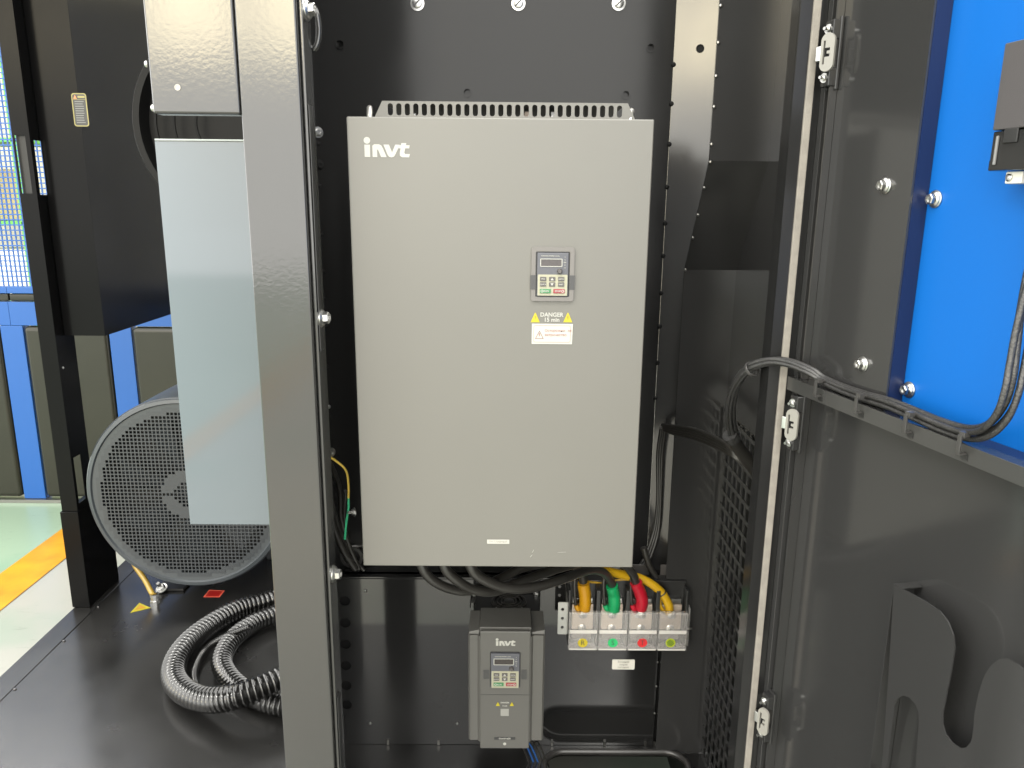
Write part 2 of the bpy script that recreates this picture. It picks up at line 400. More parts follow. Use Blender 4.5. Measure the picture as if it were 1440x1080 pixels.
# left front post with door-side channel
PX0, PX1 = -.387, -.297
post = MB().box(PX0, PX1, -.1, -.012, ZP+.001, ZT).build('post', M_POST, enc, bevel=.0035, seg=3)
MB().box(PX1+.001, PX1+.006, -.088, -.06, ZP+.001, ZT).build('seal_channel', M_POST, enc, bevel=.001)
MB().box(PX1+.0063, PX1+.0085, -.084, -.062, .42, .80).build('seal_strip', M_BLK, enc, bevel=.001)
MB().box(PX1+.0063, PX1+.0085, -.084, -.062, ZP+.02, -.22).build('seal_strip', M_BLK, enc, bevel=.001)
for px, py in ((421,14),(443,447),(461,807)):
    q = P(px, py, Y=-.072)
    place('door_stop_bolt', ME_FBOLT, M_ZINC, enc, (PX1+.0065, -.072, q.z), (1,-.15,.05), .3)
# lever latch by post top
lt = P(434, 35, Y=-.02)
b = MB(); pts = [V((lt.x+.011*math.cos(t), -.0, lt.z+.032*math.sin(t))) for t in [2*math.pi*k/24 for k in range(25)]]
b.tube(pts, .005, 10, cap=False); b.build('latch_ring', M_POST, enc, smooth=60)
# cover panel left of post top
cv0 = P(205,0,Y=-.1).x
cov = MB().box(-.5185, PX0-.0012, -.1, -.07, .783, ZT).build('cover_panel', M_POST, enc, bevel=.004, seg=3)
dent = P(250,123,Y=-.1); place('cover_screw', ME_HOLE, M_BARE, cov, (dent.x, -.1002, dent.z), (0,-1,0), scale=.6)
# hooks on the cover edge
for px, py in ((204,90),(213,152)):
    q = P(px, py, Y=-.08); place('edge_bolt', ME_RIVET, M_ZINC, cov, (q.x+.003, -.08, q.z), (-1,-.4,0), scale=.9)

# upper mounting panel
holes = []
for px, py in ((657,130),(880,133),(915,67),(478,62)):
    q = P(px, py, Y=YU); holes.append(circ(q.x, q.z, .0075, 14))
UP = MB().plate([(-.44,-.285),(.386,-.285),(.386,ZT),(-.44,ZT)], holes, (0,YU,0), *FRONT, .003).build('mounting_panel', M_PANEL, enc)
for px, py in ((657,130),(880,133),(915,67),(478,62)):
    q = P(px, py, Y=YU-.001); place('threaded_insert', shared('insert', MB().lathe([(.0085,0),(.0105,0),(.0105,.002),(.0080,.002),(.0080,-.01),(0,-.01)],(0,0,0),(0,0,1),18)), M_PANEL, UP, (q.x, YU-.0002, q.z))
for px in (587,729,870):
    q = P(px, 5, Y=YU)
    place('slotted_bolt', shared('slotted_bolt', MB().lathe([(0,0),(.0155,0),(.0155,.002),(.011,.0025),(.011,.008),(.0095,.009),(0,.009)],(0,0,0),(0,0,1),24)), M_ZINC, UP, (q.x, YU-.0005, q.z))
    t = MB().obox((q.x, YU-.0105, q.z), V((.0075,0,.0075)), V((0,.0012,0)), V((.0011,0,-.0011))); t.build('bolt_slot', M_BLK, UP)
# left interior wall and fixings row
MB().box(-.4435, -.4405, .085, YU, ZP+.001, ZT).build('partition_wall', M_PANEL, enc)
for py in (186,202,232,262,330,382,420,460,515,572,584,636,679,700):
    q = P(447+(py-186)*.040, py, Y=.35)
    big = py in (186,232,636)
    place('wall_bolt' if big else 'wall_screw', ME_BOLT if big else ME_SCREW, M_ZINC if py in (186,636,572) else M_PLUG, enc, (q.x, .35, q.z), (.6,-.8,0), scale=1.0 if big else .9)
MB().box(P(452,500,Y=.36).x-.03, P(459,500,Y=.36).x, .352, .3555, -.27, ZT).build('wall_flange', M_PANEL, enc)

# ledge between upper and lower panels, with slots
slots = [rrect(x-.016, x+.016, .512, .524, .0055, 4) for x in [-.40+.052*k for k in range(18)]]
LG = MB().plate([(-.44,YL-.0005),(.42,YL-.0005),(.42,YU-.0005),(-.44,YU-.0005)], slots, (0,0,-.279), (1,0,0), (0,1,0), .003).build('slotted_ledge', M_PANEL, enc)
# lower mounting panel with column of holes
hl = []
for py in (845,876,906,936,964,991):
    q = P(485+(py-845)*.018, py, Y=YL); hl.append(circ(q.x, q.z, .0132, 20))
LP = MB().plate([(-.45,ZP+.001),(.4165,ZP+.001),(.4165,-.2765),(-.45,-.2765)], hl, (0,YL,0), *FRONT, .003).build('lower_panel', mat('lower_panel_paint',(.010,.010,.010),.07,spec=.8,bump=(40,.02,.0005)), enc)
MB().box(-.45,.43,YL+.014,YL+.017,ZP,-.29).build('rear_sheet', M_PLUG, enc)
for px, py in ((514,831),(521,1017),(643,1017),(636,832)):
    q = P(px, py, Y=YL); place('panel_screw', ME_RIVET, M_ZINC, LP, (q.x, YL-.0003, q.z), scale=.75)
for px in (546,617,776,850,907,920):
    q = P(px, 1048, Y=YL); place('edge_clip', ME_CLIP, M_BARE, LP, (q.x, YL-.0005, ZP+.008), (0,-1,0), 0)
for py in (820,860,907,931,965,1003):
    q = P(926-(py-880)*.035, py, Y=YL); place('seam_rivet', ME_RIVET, M_BARE, LP, (.4165, YL-.0003, q.z), scale=.5)
# right duct face: lower, sloping, upper; angled strip behind
XB0, XB1 = .4185, .5390
DF = MB().add([(XB0,.462,ZP+.001),(XB1,.462,ZP+.001),(XB1,.462,.513),(XB0,.462,.513),
          (XB1,.30,.745),(XB0,.30,.745),(XB1,.30,ZT),(XB0,.30,ZT),
          (XB0+.001,.472,ZP+.001),(XB0+.001,.472,.513),(XB0+.001,.310,.745),(XB0+.001,.310,ZT)],
         [(0,1,2,3),(3,2,4,5),(5,4,6,7),(0,3,9,8),(3,5,10,9),(5,7,11,10)]).build('duct_face', M_DUCT, enc)
for py in (8,60,107,150,203,228,262,298,330,378):
    if py <= 228: q = P(1009-py*.075, py, Y=.30); yy = .30; zz = q.z; nn = (-.5,-1,0)
    else:
        f = (py-228)/150; zz = .745-f*.232; yy = .30+f*.162; nn = (-.5,-.7,-.4)
    place('duct_rivet', ME_RIVET, M_BARE, DF, (XB0+.002, yy-.0005, zz), nn, scale=.62)
st = MB().add([(.3865,YU-.001,-.285),(.50,YU-.040,-.285),(.50,YU-.040,ZT),(.3865,YU-.001,ZT),
               (.3865,YU+.002,-.285),(.50,YU-.037,-.285),(.50,YU-.037,ZT),(.3865,YU+.002,ZT)],
              [(0,1,2,3),(7,6,5,4),(3,2,6,7),(0,4,5,1),(0,3,7,4)]).build('corner_strip', M_DUCT, enc)
for py in (91,146,203,263,314,360,412,459,510,560):
    q = P(949-(py-91)*.062, py, Y=YU); place('plug_button', ME_RIVET, M_PLUG, st, (.3865, YU-.001, q.z), (0,-1,0), scale=.95)
q = P(986, 67, Y=YU-.03); place('dimple_hole', ME_HOLE, M_PLUG, st, (q.x, YU-.04+(.50-q.x)/.1135*.039-.0008, q.z), (-.32,-.95,0), scale=1.2)
# right side wall with square-hole grille
XW = .5375
GY0 = P(1060,650,X=XW-.004).y; GY1 = P(988,1050,X=XW-.004).y; GZ0 = ZP+.03; GZ1 = P(1046,609,X=XW-.004).z
sw = MB().plate([(-.475,ZP+.001),(.098,ZP+.001),(.098,ZT),(-.475,ZT)], [[(-GY1,GZ0),(-GY0,GZ0),(-GY0,GZ1),(-GY1,GZ1)]], (XW,0,0), (0,-1,0), (0,0,1), .003).build('side_wall', M_DUCT, enc)
g = MB(); ny = round((GY1-GY0)/.036); nz_ = round((GZ1-GZ0)/.036)
for k in range(ny+1):
    y = GY0+(GY1-GY0)*k/ny; g.box(XW-.004, XW-.001, y-.0048, y+.0048, GZ0-.01, GZ1+.01)
for k in range(nz_+1):
    zz = GZ0+(GZ1-GZ0)*k/nz_; g.box(XW-.0055, XW-.0042, GY0-.008, GY1+.008, zz-.0048, zz+.0048)
g.build('vent_grille', M_DUCT, sw)
MB().box(XW+.040, XW+.042, -.09, 1.2, ZF+.01, 1.0).build('outer_sheet', M_PLUG, sw)
# hinge post: flange and foam seal
MB().box(.437, .4545, -.1, -.095, ZP+.001, ZT).build('frame_flange', M_PANEL, enc)
MB().box(.437, .440, -.0945, -.06, ZP+.001, ZT).build('flange_lip', M_PANEL, enc, bevel=.001)
MB().box(.4548, .4665, -.1035, -.0955, ZP+.001, ZT).build('foam_seal', M_FOAM, enc, bevel=.002)
MB().box(.4545, .538, -.0955, -.092, ZP+.001, ZT).build('hinge_jamb', M_PANEL, enc)
# labels on the lower panel
def lab_rect(px0, py0, px1, py1, Y):
    a = P(px0, py0, Y=Y); b_ = P(px1, py1, Y=Y); return a.x, b_.x, b_.z, a.z
x0, x1, z0, z1 = lab_rect(861, 927, 892, 941, YL)
lb = MB().plate(rrect(x0,x1,z0,z1,.003,3), [], (0,YL-.0018,0), *FRONT, .0012).build('sticker', mat('bright_white_sticker',(.52,.51,.46),.5), LP, label='small white sticker with three printed lines below the terminals')
zc = (z0+z1)/2; xc = (x0+x1)/2; h = z1-z0
for dz, s_ in ((.28,'Входная'),(0,'линия'),(-.28,'питания')):
    text('print', s_, h*.26, (xc, YL-.0018, zc+dz*h), mat('sticker_grey_ink',(.16,.16,.13),.6), LP)

# ------------------------------------------------------------------ open door (part of the enclosure)
door = MB()
def dplate(poly, w, t, name, material, parent, holes=(), bevel=0, label=None):      # poly in (s, z)
    # ux x uy must face DN: DD x Z = (-cos.., ..) check sign at run time
    o = DW(0, 0, w); ux = DD; uy = V((0,0,1))
    if ux.cross(uy).dot(DN) < 0:
        poly = [(-a, b) for a, b in poly]; holes = [[(-a, b) for a, b in h] for h in holes]; ux = -DD
    return MB().plate(poly, holes, o, ux, uy, t).build(name, material, parent, bevel=bevel, label=label)
def dbox(s0, s1, z0, z1, w0, w1, name, material, parent, bevel=0):
    c = DW((s0+s1)/2, (z0+z1)/2, (w0+w1)/2)
    return MB().obox(c, DD*((s1-s0)/2), DN*((w1-w0)/2), V((0,0,(z1-z0)/2))).build(name, material, parent, bevel=bevel)
SMAX = .80
zl1 = PD(1105,528)[1]; zl0 = PD(1105,547)[1]
WS = -.035
DOOR = dplate([(.012,ZP+.03),(SMAX,ZP+.03),(SMAX,zl0-.001),(.012,zl0-.001)], WS, .003, 'door', M_DOOR, enc)
so = PD(1280, 280, -.02)[0]
dplate([(.012,zl1-.002),(so,zl1-.002),(so,ZT),(.012,ZT)], -.02, .003, 'upper_panel', M_DOOR, DOOR)
dplate([(so,zl1-.004),(SMAX,zl1-.004),(SMAX,ZT),(so-.02,ZT),(so-.02,zl1-.004)], -.047, .003, 'blue_panel', M_BLUE, DOOR)
c0 = DW(so, 0, -.0335)
dbox(so-.003, so, zl1-.003, ZT, -.0465, -.0235, 'recess_wall', mat('shaded_recess_navy',(.004,.010,.04),.4), DOOR)  # recess shade put into the colour: wall and sill darker than the blue panel
dbox(so+.0005, SMAX, zl1-.004, zl1-.001, -.0465, -.001, 'recess_sill', MATS['shaded_recess_navy'], DOOR)
# stile and lip by the hinge
dbox(0, .0115, ZP+.03, ZT, -.05, -.012, 'hinge_stile', M_DOOR, DOOR, .001)
dbox(.026, .029, zl1, ZT, -.0195, -.008, 'stile_lip', M_DOOR, DOOR)
dbox(.018, .021, ZP+.03, zl0-.002, -.0345, -.018, 'stile_lip', M_DOOR, DOOR)
# cable ledge: front face with top
dbox(.002, SMAX, zl0, zl1, -.003, 0, 'ledge', mat('ledge_paint',(.030,.030,.029),.2,spec=.6), DOOR, .0008)
dbox(.002, SMAX, zl1-.0035, zl1-.0005, -.0195, -.0032, 'ledge_top', M_DOOR, DOOR)
# bolts
def dbolt(px, py, w, stud, name='bolt'):
    s_, z_ = PD(px, py, w); nrm = DN
    o = place(name, ME_FBOLT, M_ZINC, DOOR, DW(s_, z_, w+.0002), nrm, .4, .72)
    return o
for px, py, w in ((1246,261,-.02),(1214,512,-.02),(1316,280,-.047),(1279,548,-.047)):
    dbolt(px, py, w, 1)
# document pocket
PW = .0
def dp(pix, w): return [PD(x, y, w) for x, y in pix]
pk = [(1257,822),(1280,834),(1302,846),(1322,860),(1333,875),(1340,893),(1342,912),(1338,940),(1331,975),(1325,1003),(1325,1018),(1329,1032),(1338,1044),(1350,1052),(1359,1051),(1366,1042),(1369,1025),(1370,1005),(1376,975),(1384,950),(1394,935),(1405,927),(1417,926),(1432,935),(1446,948),(1475,966),(1500,985),(1490,1250),(1225,1250),(1243,1040),(1250,940)]
sl = [(1258,990),(1262,982),(1270,978),(1279,981),(1287,990),(1292,1003),(1292,1020),(1289,1060),(1284,1120),(1279,1170),(1270,1185),(1255,1185),(1240,1170),(1244,1110),(1250,1050)]
pk_ = dp(pk, PW); sl_ = dp(sl, PW)
PK = dplate(pk_, PW, .002, 'document_pocket', M_DOOR, DOOR, [sl_])
s0 = dp([(1257,822)], PW)[0][0]; 
sA = min(a for a, b in pk_); zA = max(b for a, b in pk_)
dbox(pk_[0][0]-.002, pk_[0][0]-.0002, pk_[-1][1]-.3, pk_[0][1], WS+.001, PW-.001, 'pocket_side', M_DOOR, DOOR)
dbox(pk_[0][0]-.002, pk_[0][0]+.012, pk_[0][1]-.0018, pk_[0][1]-.0002, WS+.001, PW-.0025, 'pocket_tab', M_DOOR, DOOR)
# hinge clips
def hinge(px, py, k):
    s_, z_ = PD(px, py, -.012); c = DW(.012, z_, -.012)
    hroot = MB(); U = DD; W = DN; Zv = V((0,0,1))
    base = c + U*.010 + W*.002
    for sg in (-1, 1):
        hroot.obox(base+Zv*sg*.032, U*.010, W*.008, Zv*.013)
    hroot.obox(base-W*.006, U*.011, W*.003, Zv*.050)
    ho = hroot.build('hinge', mat('hinge_block_plastic',(.015,.015,.015),.25), DOOR, bevel=.002)
    # ring plate facing the camera: oval link with an E-shaped cut
    f = (CAMPOS-c); f.z = 0; f.normalize(); f = (f+DN*1.2).normalized(); rx = Zv.cross(f).normalized()
    out = rrect(-.0105,.0105,-.026,.026,.0103,7)
    cut = [(-.004,-.017),(.0035,-.017),(.0035,-.008),(-.004,-.008),(-.004,-.0045),(.0035,-.0045),(.0035,.0045),(-.004,.0045),(-.004,.008),(.0035,.008),(.0035,.017),(-.004,.017)]
    cut = [(-.0065,-.016),(-.0035,-.016),(-.0035,-.006),(.004,-.006),(.004,-.002),(-.0005,-.002),(-.0005,.002),(.004,.002),(.004,.006),(-.0035,.006),(-.0035,.016),(-.0065,.016)]
    MB().plate(out, [cut], base+f*.017+U*.004, rx, Zv, .004).build('hinge_link', mat('brushed_hinge_link',(.15,.145,.13),.35,.0), DOOR, bevel=.0006)
    MB().obox(base+f*.012-rx*.012, rx*.004, f*.004, Zv*.010).build('hinge_pin', M_ZINC, DOOR, bevel=.001)
    for sg in (-1, 1): place('hinge_bolt', ME_STUD, M_ZINC, DOOR, base+W*.0082+Zv*sg*.033, (f+DN*.4), .2, .62)
for k, (px, py) in enumerate(((1165,78),(1112,590),(1072,998))): hinge(px, py, k)

# ------------------------------------------------------------------ large inverter
vf = thing('large_inverter', 'large grey frequency inverter with flat cover and small keypad in open bay', 'inverter', (0,.2,0))
H = .7922
MB().box(-.246,.246,.022,.50,.006,H-.006).build('case', M_VFD, vf, bevel=.004)
cvr = MB().box(-.25,.25,0,.0205,0,H).build('front_cover', M_VFD, vf, bevel=.0022, seg=3)
def XZ(px, py, Y=0): q = P(px, py, Y=Y); return q.x, q.z
# slotted top vent
tv = []
a = P(525,165,Y=.1); b_ = P(895,167,Y=.1)
zv0, zv1 = H-.010, P(660,143,Y=.1).z
xl, xr = a.x, b_.x; zs0 = P(660,163.3,Y=.1).z; zs1 = P(660,146.3,Y=.1).z
for k in range(28):
    x = xl+.030+(xr-xl-.060)*k/27; tv.append(rrect(x-.0045, x+.0045, zs0, zs1, .0043, 4))
VT = MB().plate([(xl,zv0),(xr,zv0),(xr,zv0+.015),(xr-.016,zv1),(xl+.016,zv1),(xl,zv0+.015)], tv, (0,.10,0), *FRONT, .002).build('slotted_vent', M_VFD, vf)
MB().plate([(xl+.02,.102),(xr-.02,.102),(xr-.02,.34),(xl+.02,.34)], [], (0,0,zv1-.0004), (1,0,0), (0,1,0), .0018).build('vent_top', M_VFD, VT)
for k in range(9):
    x = xl+.06+k*.042+random.uniform(-.01,.01); MB().box(x, x+random.uniform(.008,.02), .17, .22, H-.01, H+random.uniform(.014,.03)).build('terminal_lug', M_COP if k % 2 else M_ZINC, VT, bevel=.001)
for px in (522, 886):
    q = P(px, 155, Y=.14); b = MB(); r0 = .016
    pts = [V((q.x, .16+r0*math.cos(t)*.9, H+.004+r0*1.25*math.sin(t))) for t in [math.radians(-20+220*k/16) for k in range(17)]]
    pts = [V((q.x-.004*math.cos(t)*(1 if px < 700 else -1), .12+.004*math.sin(t)+.02*math.cos(t), H-.004+.031*math.sin(t))) for t in [math.radians(180*k/16) for k in range(17)]]
    b.tube(pts, .0052, 12); b.build('lifting_eye', mat('bright_cast_aluminium',(.30,.295,.275),.32,.8), vf, smooth=60)
# logo
def logo(x0, x1, zb, zt, Y, parent, material):
    sc_ = (x1-x0)/191; f = lambda a, b: (x0+(a-97)*sc_, zb+(661-b)*sc_*((zt-zb)/(86*sc_)))
    shapes = {'logo_letter_i': [(100,608),(123,608),(123,660),(100,660)],
              'logo_letter_n': [(133,660),(133,612),(141,606),(160,606),(170,611),(176,622),(191,660),(168,660),(157,631),(152,627),(152,660)],
              'logo_letter_v': [(179,607),(202,607),(214,640),(228,607),(247,607),(227,650),(221,658),(211,661),(201,658),(195,649)],
              'logo_letter_t': [(254,600),(274,600),(272,609),(288,609),(285,622),(269,622),(265,640),(268,646),(288,646),(284,660),(256,660),(247,654),(246,643),(250,622),(241,622),(244,611),(251,609)]}
    for n_, pl in shapes.items(): MB().plate([f(a, b) for a, b in pl], [], (0,Y,0), *FRONT, .0006).build(n_, material, parent)
    MB().plate(circ(*f(111,590), 13.5*sc_, 18), [], (0,Y,0), *FRONT, .0006).build('logo_dot', material, parent)
a = P(512,221,Y=0); b_ = P(576,193,Y=0)
logo(a.x, b_.x, a.z, b_.z, -.0006, cvr, M_WPRINT)
# keypad
def keypad(root, x0, x1, z0, z1, Y):       # keypad with its own rounded black shadow gap; front at Y
    w = x1-x0; h = z1-z0
    f = lambda u, v: (x0+u*w, z1-v*h)
    kp = MB().box(x0, x1, Y, Y+.012, z0, z1).build('keypad', M_KEYB, root, bevel=.0018)
    q0 = f(.03,.985); q1 = f(.97,.50)
    MB().plate(rrect(q0[0],q1[0],q0[1],q1[1],.0012,3), [], (0,Y-.0006,0), *FRONT, .0008).build('key_field', M_KEYP, kp)
    a0 = f(.10,.32); a1 = f(.80,.135); c0 = f(.125,.305); c1 = f(.775,.15)
    MB().plate(rrect(a0[0],a1[0],a0[1],a1[1],.0012,3), [[(c0[0],c0[1]),(c1[0],c0[1]),(c1[0],c1[1]),(c0[0],c1[1])]], (0,Y-.0010,0), *FRONT, .0012).build('display_frame', M_WPRINT, kp)
    MB().plate([(c0[0],c0[1]),(c1[0],c0[1]),(c1[0],c1[1]),(c0[0],c1[1])], [], (0,Y-.0003,0), *FRONT, .0005).build('display', M_LCD, kp)
    c = f(.72,.42); MB().lathe([(w*.085,0),(w*.08,.004),(w*.055,.006),(0,.006)], (c[0],Y-.0002,c[1]), (0,-1,0), 20).build('dial_knob', M_KEY, kp, smooth=40)
    for j in range(2):
        for i in range(3):
            c = f(.20+.285*i,.60+.125*j); hw, hh = w*.098, h*.048
            k = MB().box(c[0]-hw, c[0]+hw, Y-.0022, Y-.0005, c[1]-hh, c[1]+hh).build('button', M_KEY, kp, bevel=.0005)
            yy = Y-.0025
            if i == 1:
                sg = 1 if j == 0 else -1
                MB().plate([(c[0]-hw*.5,c[1]-hh*.55*sg),(c[0]+hw*.5,c[1]-hh*.55*sg),(c[0],c[1]+hh*.65*sg)] if sg > 0 else [(c[0]-hw*.5,c[1]+hh*.55),(c[0],c[1]-hh*.65),(c[0]+hw*.5,c[1]+hh*.55)], [], (0,yy,0), *FRONT, .0003).build('button_print', M_WPRINT, kp)
            else:
                text('button_print', {(0,0):'PRG',(0,1):'DATA',(1,0):'QUICK',(1,1):'SHIFT'}[(j, 0 if i == 0 else 1)], h*.045, (c[0],yy,c[1]), M_WPRINT, kp, lift=.0002, bold=.02)
    for u0, u1, mt_, s_ in ((.10,.45,M_KGRN,'RUN'),(.53,.89,M_KRED,'STOP')):
        p0 = f(u0,.93); p1 = f(u1,.83)
        MB().box(p0[0], p1[0], Y-.0022, Y-.0005, p0[1], p1[1]).build('button', mt_, kp, bevel=.0006)
        text('button_print', s_, h*.058, ((p0[0]*.42+p1[0]*.58) if s_ == 'RUN' else (p0[0]*.6+p1[0]*.4), Y-.0025, (p0[1]+p1[1])/2), M_WPRINT, kp, lift=.0002, bold=.02)
        cc = (p0[0]+(p1[0]-p0[0])*(.2 if s_ == 'RUN' else .82), (p0[1]+p1[1])/2)
        MB().plate(circ(cc[0],cc[1],h*.033,14), [circ(cc[0],cc[1],h*.019,14)], (0,Y-.0025,0), *FRONT, .0003).build('button_print', M_WPRINT, kp)
    text('print', 'RUN/TUNE FWD/REV LOCAL', h*.036, (f(.42,.075)[0],Y-.0002,f(0,.075)[1]), M_WPRINT, kp, bold=.02, sx=.9)
    for v, s_ in ((.10,'V'),(.16,'A'),(.22,'RPM'),(.28,'%'),(.34,'Hz')):
        text('print', s_, h*.04, (f(.88,0)[0],Y-.0002,f(0,v)[1]), M_WPRINT, kp, bold=.015, sx=.8)
    return kp
# keypad surround
x0, z1 = XZ(747.5,347.5); x1, z0 = XZ(806,423.5)
ux0, uz1 = XZ(753.5,353.5); ux1, uz0 = XZ(800,417.5)
sur = MB().plate(rrect(x0,x1,z0,z1,.004,4), [rrect(ux0,ux1,uz0,uz1,.002,3)], (0,-.0045,0), *FRONT, .006).build('keypad_surround', mat('pale_grey_bezel',(.098,.092,.086),.5), vf, bevel=.0006)
ny0, nz1 = XZ(747,386.5); _, nz0 = XZ(747,406.5)
for xa, xb in ((x0-.0012,ux0+.0006),(ux1-.0006,x1+.0012)):
    MB().box(xa, xb, -.0052, -.003, nz0, nz1).build('finger_notch', mat('notch_grey',(.03,.03,.031),.5), sur)
MB().plate(rrect(ux0-.0003,ux1+.0003,uz0-.0003,uz1+.0003,.002,3), [], (0,-.0012,0), *FRONT, .0005).build('keypad_well', M_BLK, vf)
keypad(vf, ux0+.0022, ux1-.0022, uz0+.0016, uz1-.0016, -.006)
# danger print and sticker
def wtri(cx, cz, w, h, Y, parent, mark):
    MB().plate([(cx-w/2,cz-h/2),(cx+w/2,cz-h/2),(cx+w*.05,cz+h/2),(cx-w*.05,cz+h/2)], [], (0,Y,0), *FRONT, .0005).build('warning_triangle', M_YEL, parent)
    if mark == '!': pts = [(cx-w*.04,cz+h*.18),(cx-w*.02,cz-h*.16),(cx+w*.02,cz-h*.16),(cx+w*.04,cz+h*.18)]
    else: pts = [(cx-w*.02,cz+h*.2),(cx-w*.08,cz-h*.08),(cx,cz-h*.05),(cx-w*.03,cz-h*.3),(cx+w*.09,cz+h*.02),(cx+w*.01,cz),(cx+w*.06,cz+h*.2)]
    MB().plate(pts, [], (0,Y-.0003,0), *FRONT, .0003).build('warning_print', mat('amber_ink',(.16,.12,.01),.5), parent)
x, z = XZ(752.7,446.5); wtri(x, z, .0158, .0165, -.0008, cvr, '!')
x, z = XZ(798.5,446.5); wtri(x, z, .0158, .0165, -.0008, cvr, 'z')
x, z = XZ(775.8,442.7); text('danger_print', 'DANGER', .0098, (x,-.0003,z), M_WPRINT, cvr, bold=.03)
x, z = XZ(775.8,449.8); text('danger_print', '15 min', .0098, (x,-.0003,z), M_WPRINT, cvr, bold=.03)
x0, z1 = XZ(748,455); x1, z0 = XZ(804.3,484)
STK = MB().plate([(x0,z0),(x1,z0),(x1+.0008,z1),(x0,z1)], [], (0,-.0008,0), *FRONT, .0006).build('warning_sticker', M_WHITE, vf, label='white sticker with a triangle and faded red writing')
MB().plate(rrect(x0+.003,x1-.003,z0+.003,z1-.003,.003,3), [rrect(x0+.0035,x1-.0035,z0+.0035,z1-.0035,.0027,3)], (0,-.0011,0), *FRONT, .0002).build('sticker_border', M_PALEINK, STK)
tx, tz = XZ(758.5,470.5); w_, h_ = .0150, .0145
MB().plate([(tx-w_/2,tz-h_/2),(tx+w_/2,tz-h_/2),(tx,tz+h_/2)], [[(tx-w_/2+.0016,tz-h_/2+.0009),(tx+w_/2-.0016,tz-h_/2+.0009),(tx,tz+h_/2-.0019)]], (0,-.0011,0), *FRONT, .0002).build('sticker_triangle', mat('dark_red_ink',(.12,.06,.05),.6), STK)
MB().plate([(tx-.0002,tz+.003),(tx-.0016,tz-.0012),(tx,tz-.0008),(tx-.0008,tz-.005),(tx+.0016,tz),(tx+.0002,tz-.0002),(tx+.001,tz+.003)], [], (0,-.0011,0), *FRONT, .0002).build('sticker_bolt', M_PALEINK, STK)
x, z = XZ(766,464.8); text('sticker_print', 'Осторожно:  эл', .0062, (x,-.0009,z), M_PALEINK, STK, align='LEFT', lift=.0002)
x, z = XZ(766,470.8); text('sticker_print', 'ектричество', .0062, (x,-.0009,z), M_PALEINK, STK, align='LEFT', lift=.0002)
x0, z1 = XZ(685,758.7); x1, z0 = XZ(716.2,764.5)
SN = MB().plate([(x0,z0),(x1,z0),(x1,z1),(x0,z1)], [], (0,-.0008,0), *FRONT, .0006).build('serial_sticker', M_WHITE, vf)
text('sticker_print', 'ПЧ ГЛАВНЫЙ', .0050, ((x0+x1)/2,-.0009,(z0+z1)/2), mat('pale_ink',(.15,.15,.13),.6), SN, lift=.0002)
for (xa, ya, xb, yb) in ((750.5,773,748.3,777),(748.5,780,745.5,783.5),(784,777,796,776.3)):
    a = P(xa, ya, Y=-.0004); b_ = P(xb, yb, Y=-.0004); MB().tube([a, a.lerp(b_,.5)+V((.0003,0,0)), b_], [.0003,.0005,.0003], 6).build('scratch', M_WPRINT if xa < 760 else mat('faint_scratch',(.17,.165,.15),.5), cvr)

# side bolt of the inverter foot
q = P(506,720,Y=.33); place('foot_bolt', ME_STUD, M_ZINC, vf, (q.x-.012, .33, q.z), (-1,-.6,.1), .2, .95)

# ------------------------------------------------------------------ small inverter
sv = thing('small_inverter', 'small dark grey frequency inverter mounted on the lower panel', 'inverter', (.014,.4,-.64))
YS = .30
def S(px, py, Y=YS): q = P(px, py, Y=Y); return q.x, q.z
xl, zt = S(658.5,893,YS+.008); xr, zb = S(763.5,1043,YS+.008)
zc1 = S(709,888)[1]; zc0 = S(709,1053)[1]
cl, cr = S(675,900)[0], S(746.5,900)[0]
cm = (cl+cr)/2
# body shell in plan (x, y) profile with recessed cheeks
prof = [(xl,YS+.012),(xl+.004,YS+.008),(cl-.006,YS+.008),(cl-.001,YS+.002),(cr+.001,YS+.002),(cr+.006,YS+.008),(xr-.004,YS+.008),(xr,YS+.012),(xr,.405),(xl,.405)]
MB().plate(prof, [], (0,0,zt), (1,0,0), (0,1,0), zt-zb-.004).build('body', M_PLAS, sv, bevel=.0015)
SC = MB().box(cl, cr, YS, YS+.010, zc0, zc1).build('front_cover', M_PLAS, sv, bevel=.003, seg=3)
zs = S(709,977)[1]
MB().box(xl+.004, xr-.004, YS-.0002, YS+.0085, zs-.0006, zs+.0002)
MB().box(cl+.001, cr-.001, YS-.00025, YS+.002, zs-.0006, zs+.0006).build('cover_seam', M_BLK, SC)
# ears at the top sides and hollow shoulder
for sg, xa, xb in ((-1, xl+.001, cl-.002),(1, cr+.002, xr-.001)):
    MB().add([(xa,YS+.012,zt+.0005),(xb,YS+.012,zt+.0005),(xb,.40,zt+.0005),(xa,.40,zt+.0005),(xa,YS+.016,zt+.004),(xb,YS+.012,zt+.012),(xb,.40,zt+.012),(xa,.40,zt+.012)],
             [(0,3,2,1),(4,5,6,7),(0,1,5,4),(1,2,6,5),(2,3,7,6),(3,0,4,7)]).build('shoulder', M_PLAS, sv, bevel=.001)
MB().box(cl-.0015, cr+.0015, YS+.012, .402, zt+.0005, zc1+.004).build('top_shell', M_PLAS, sv, bevel=.002)
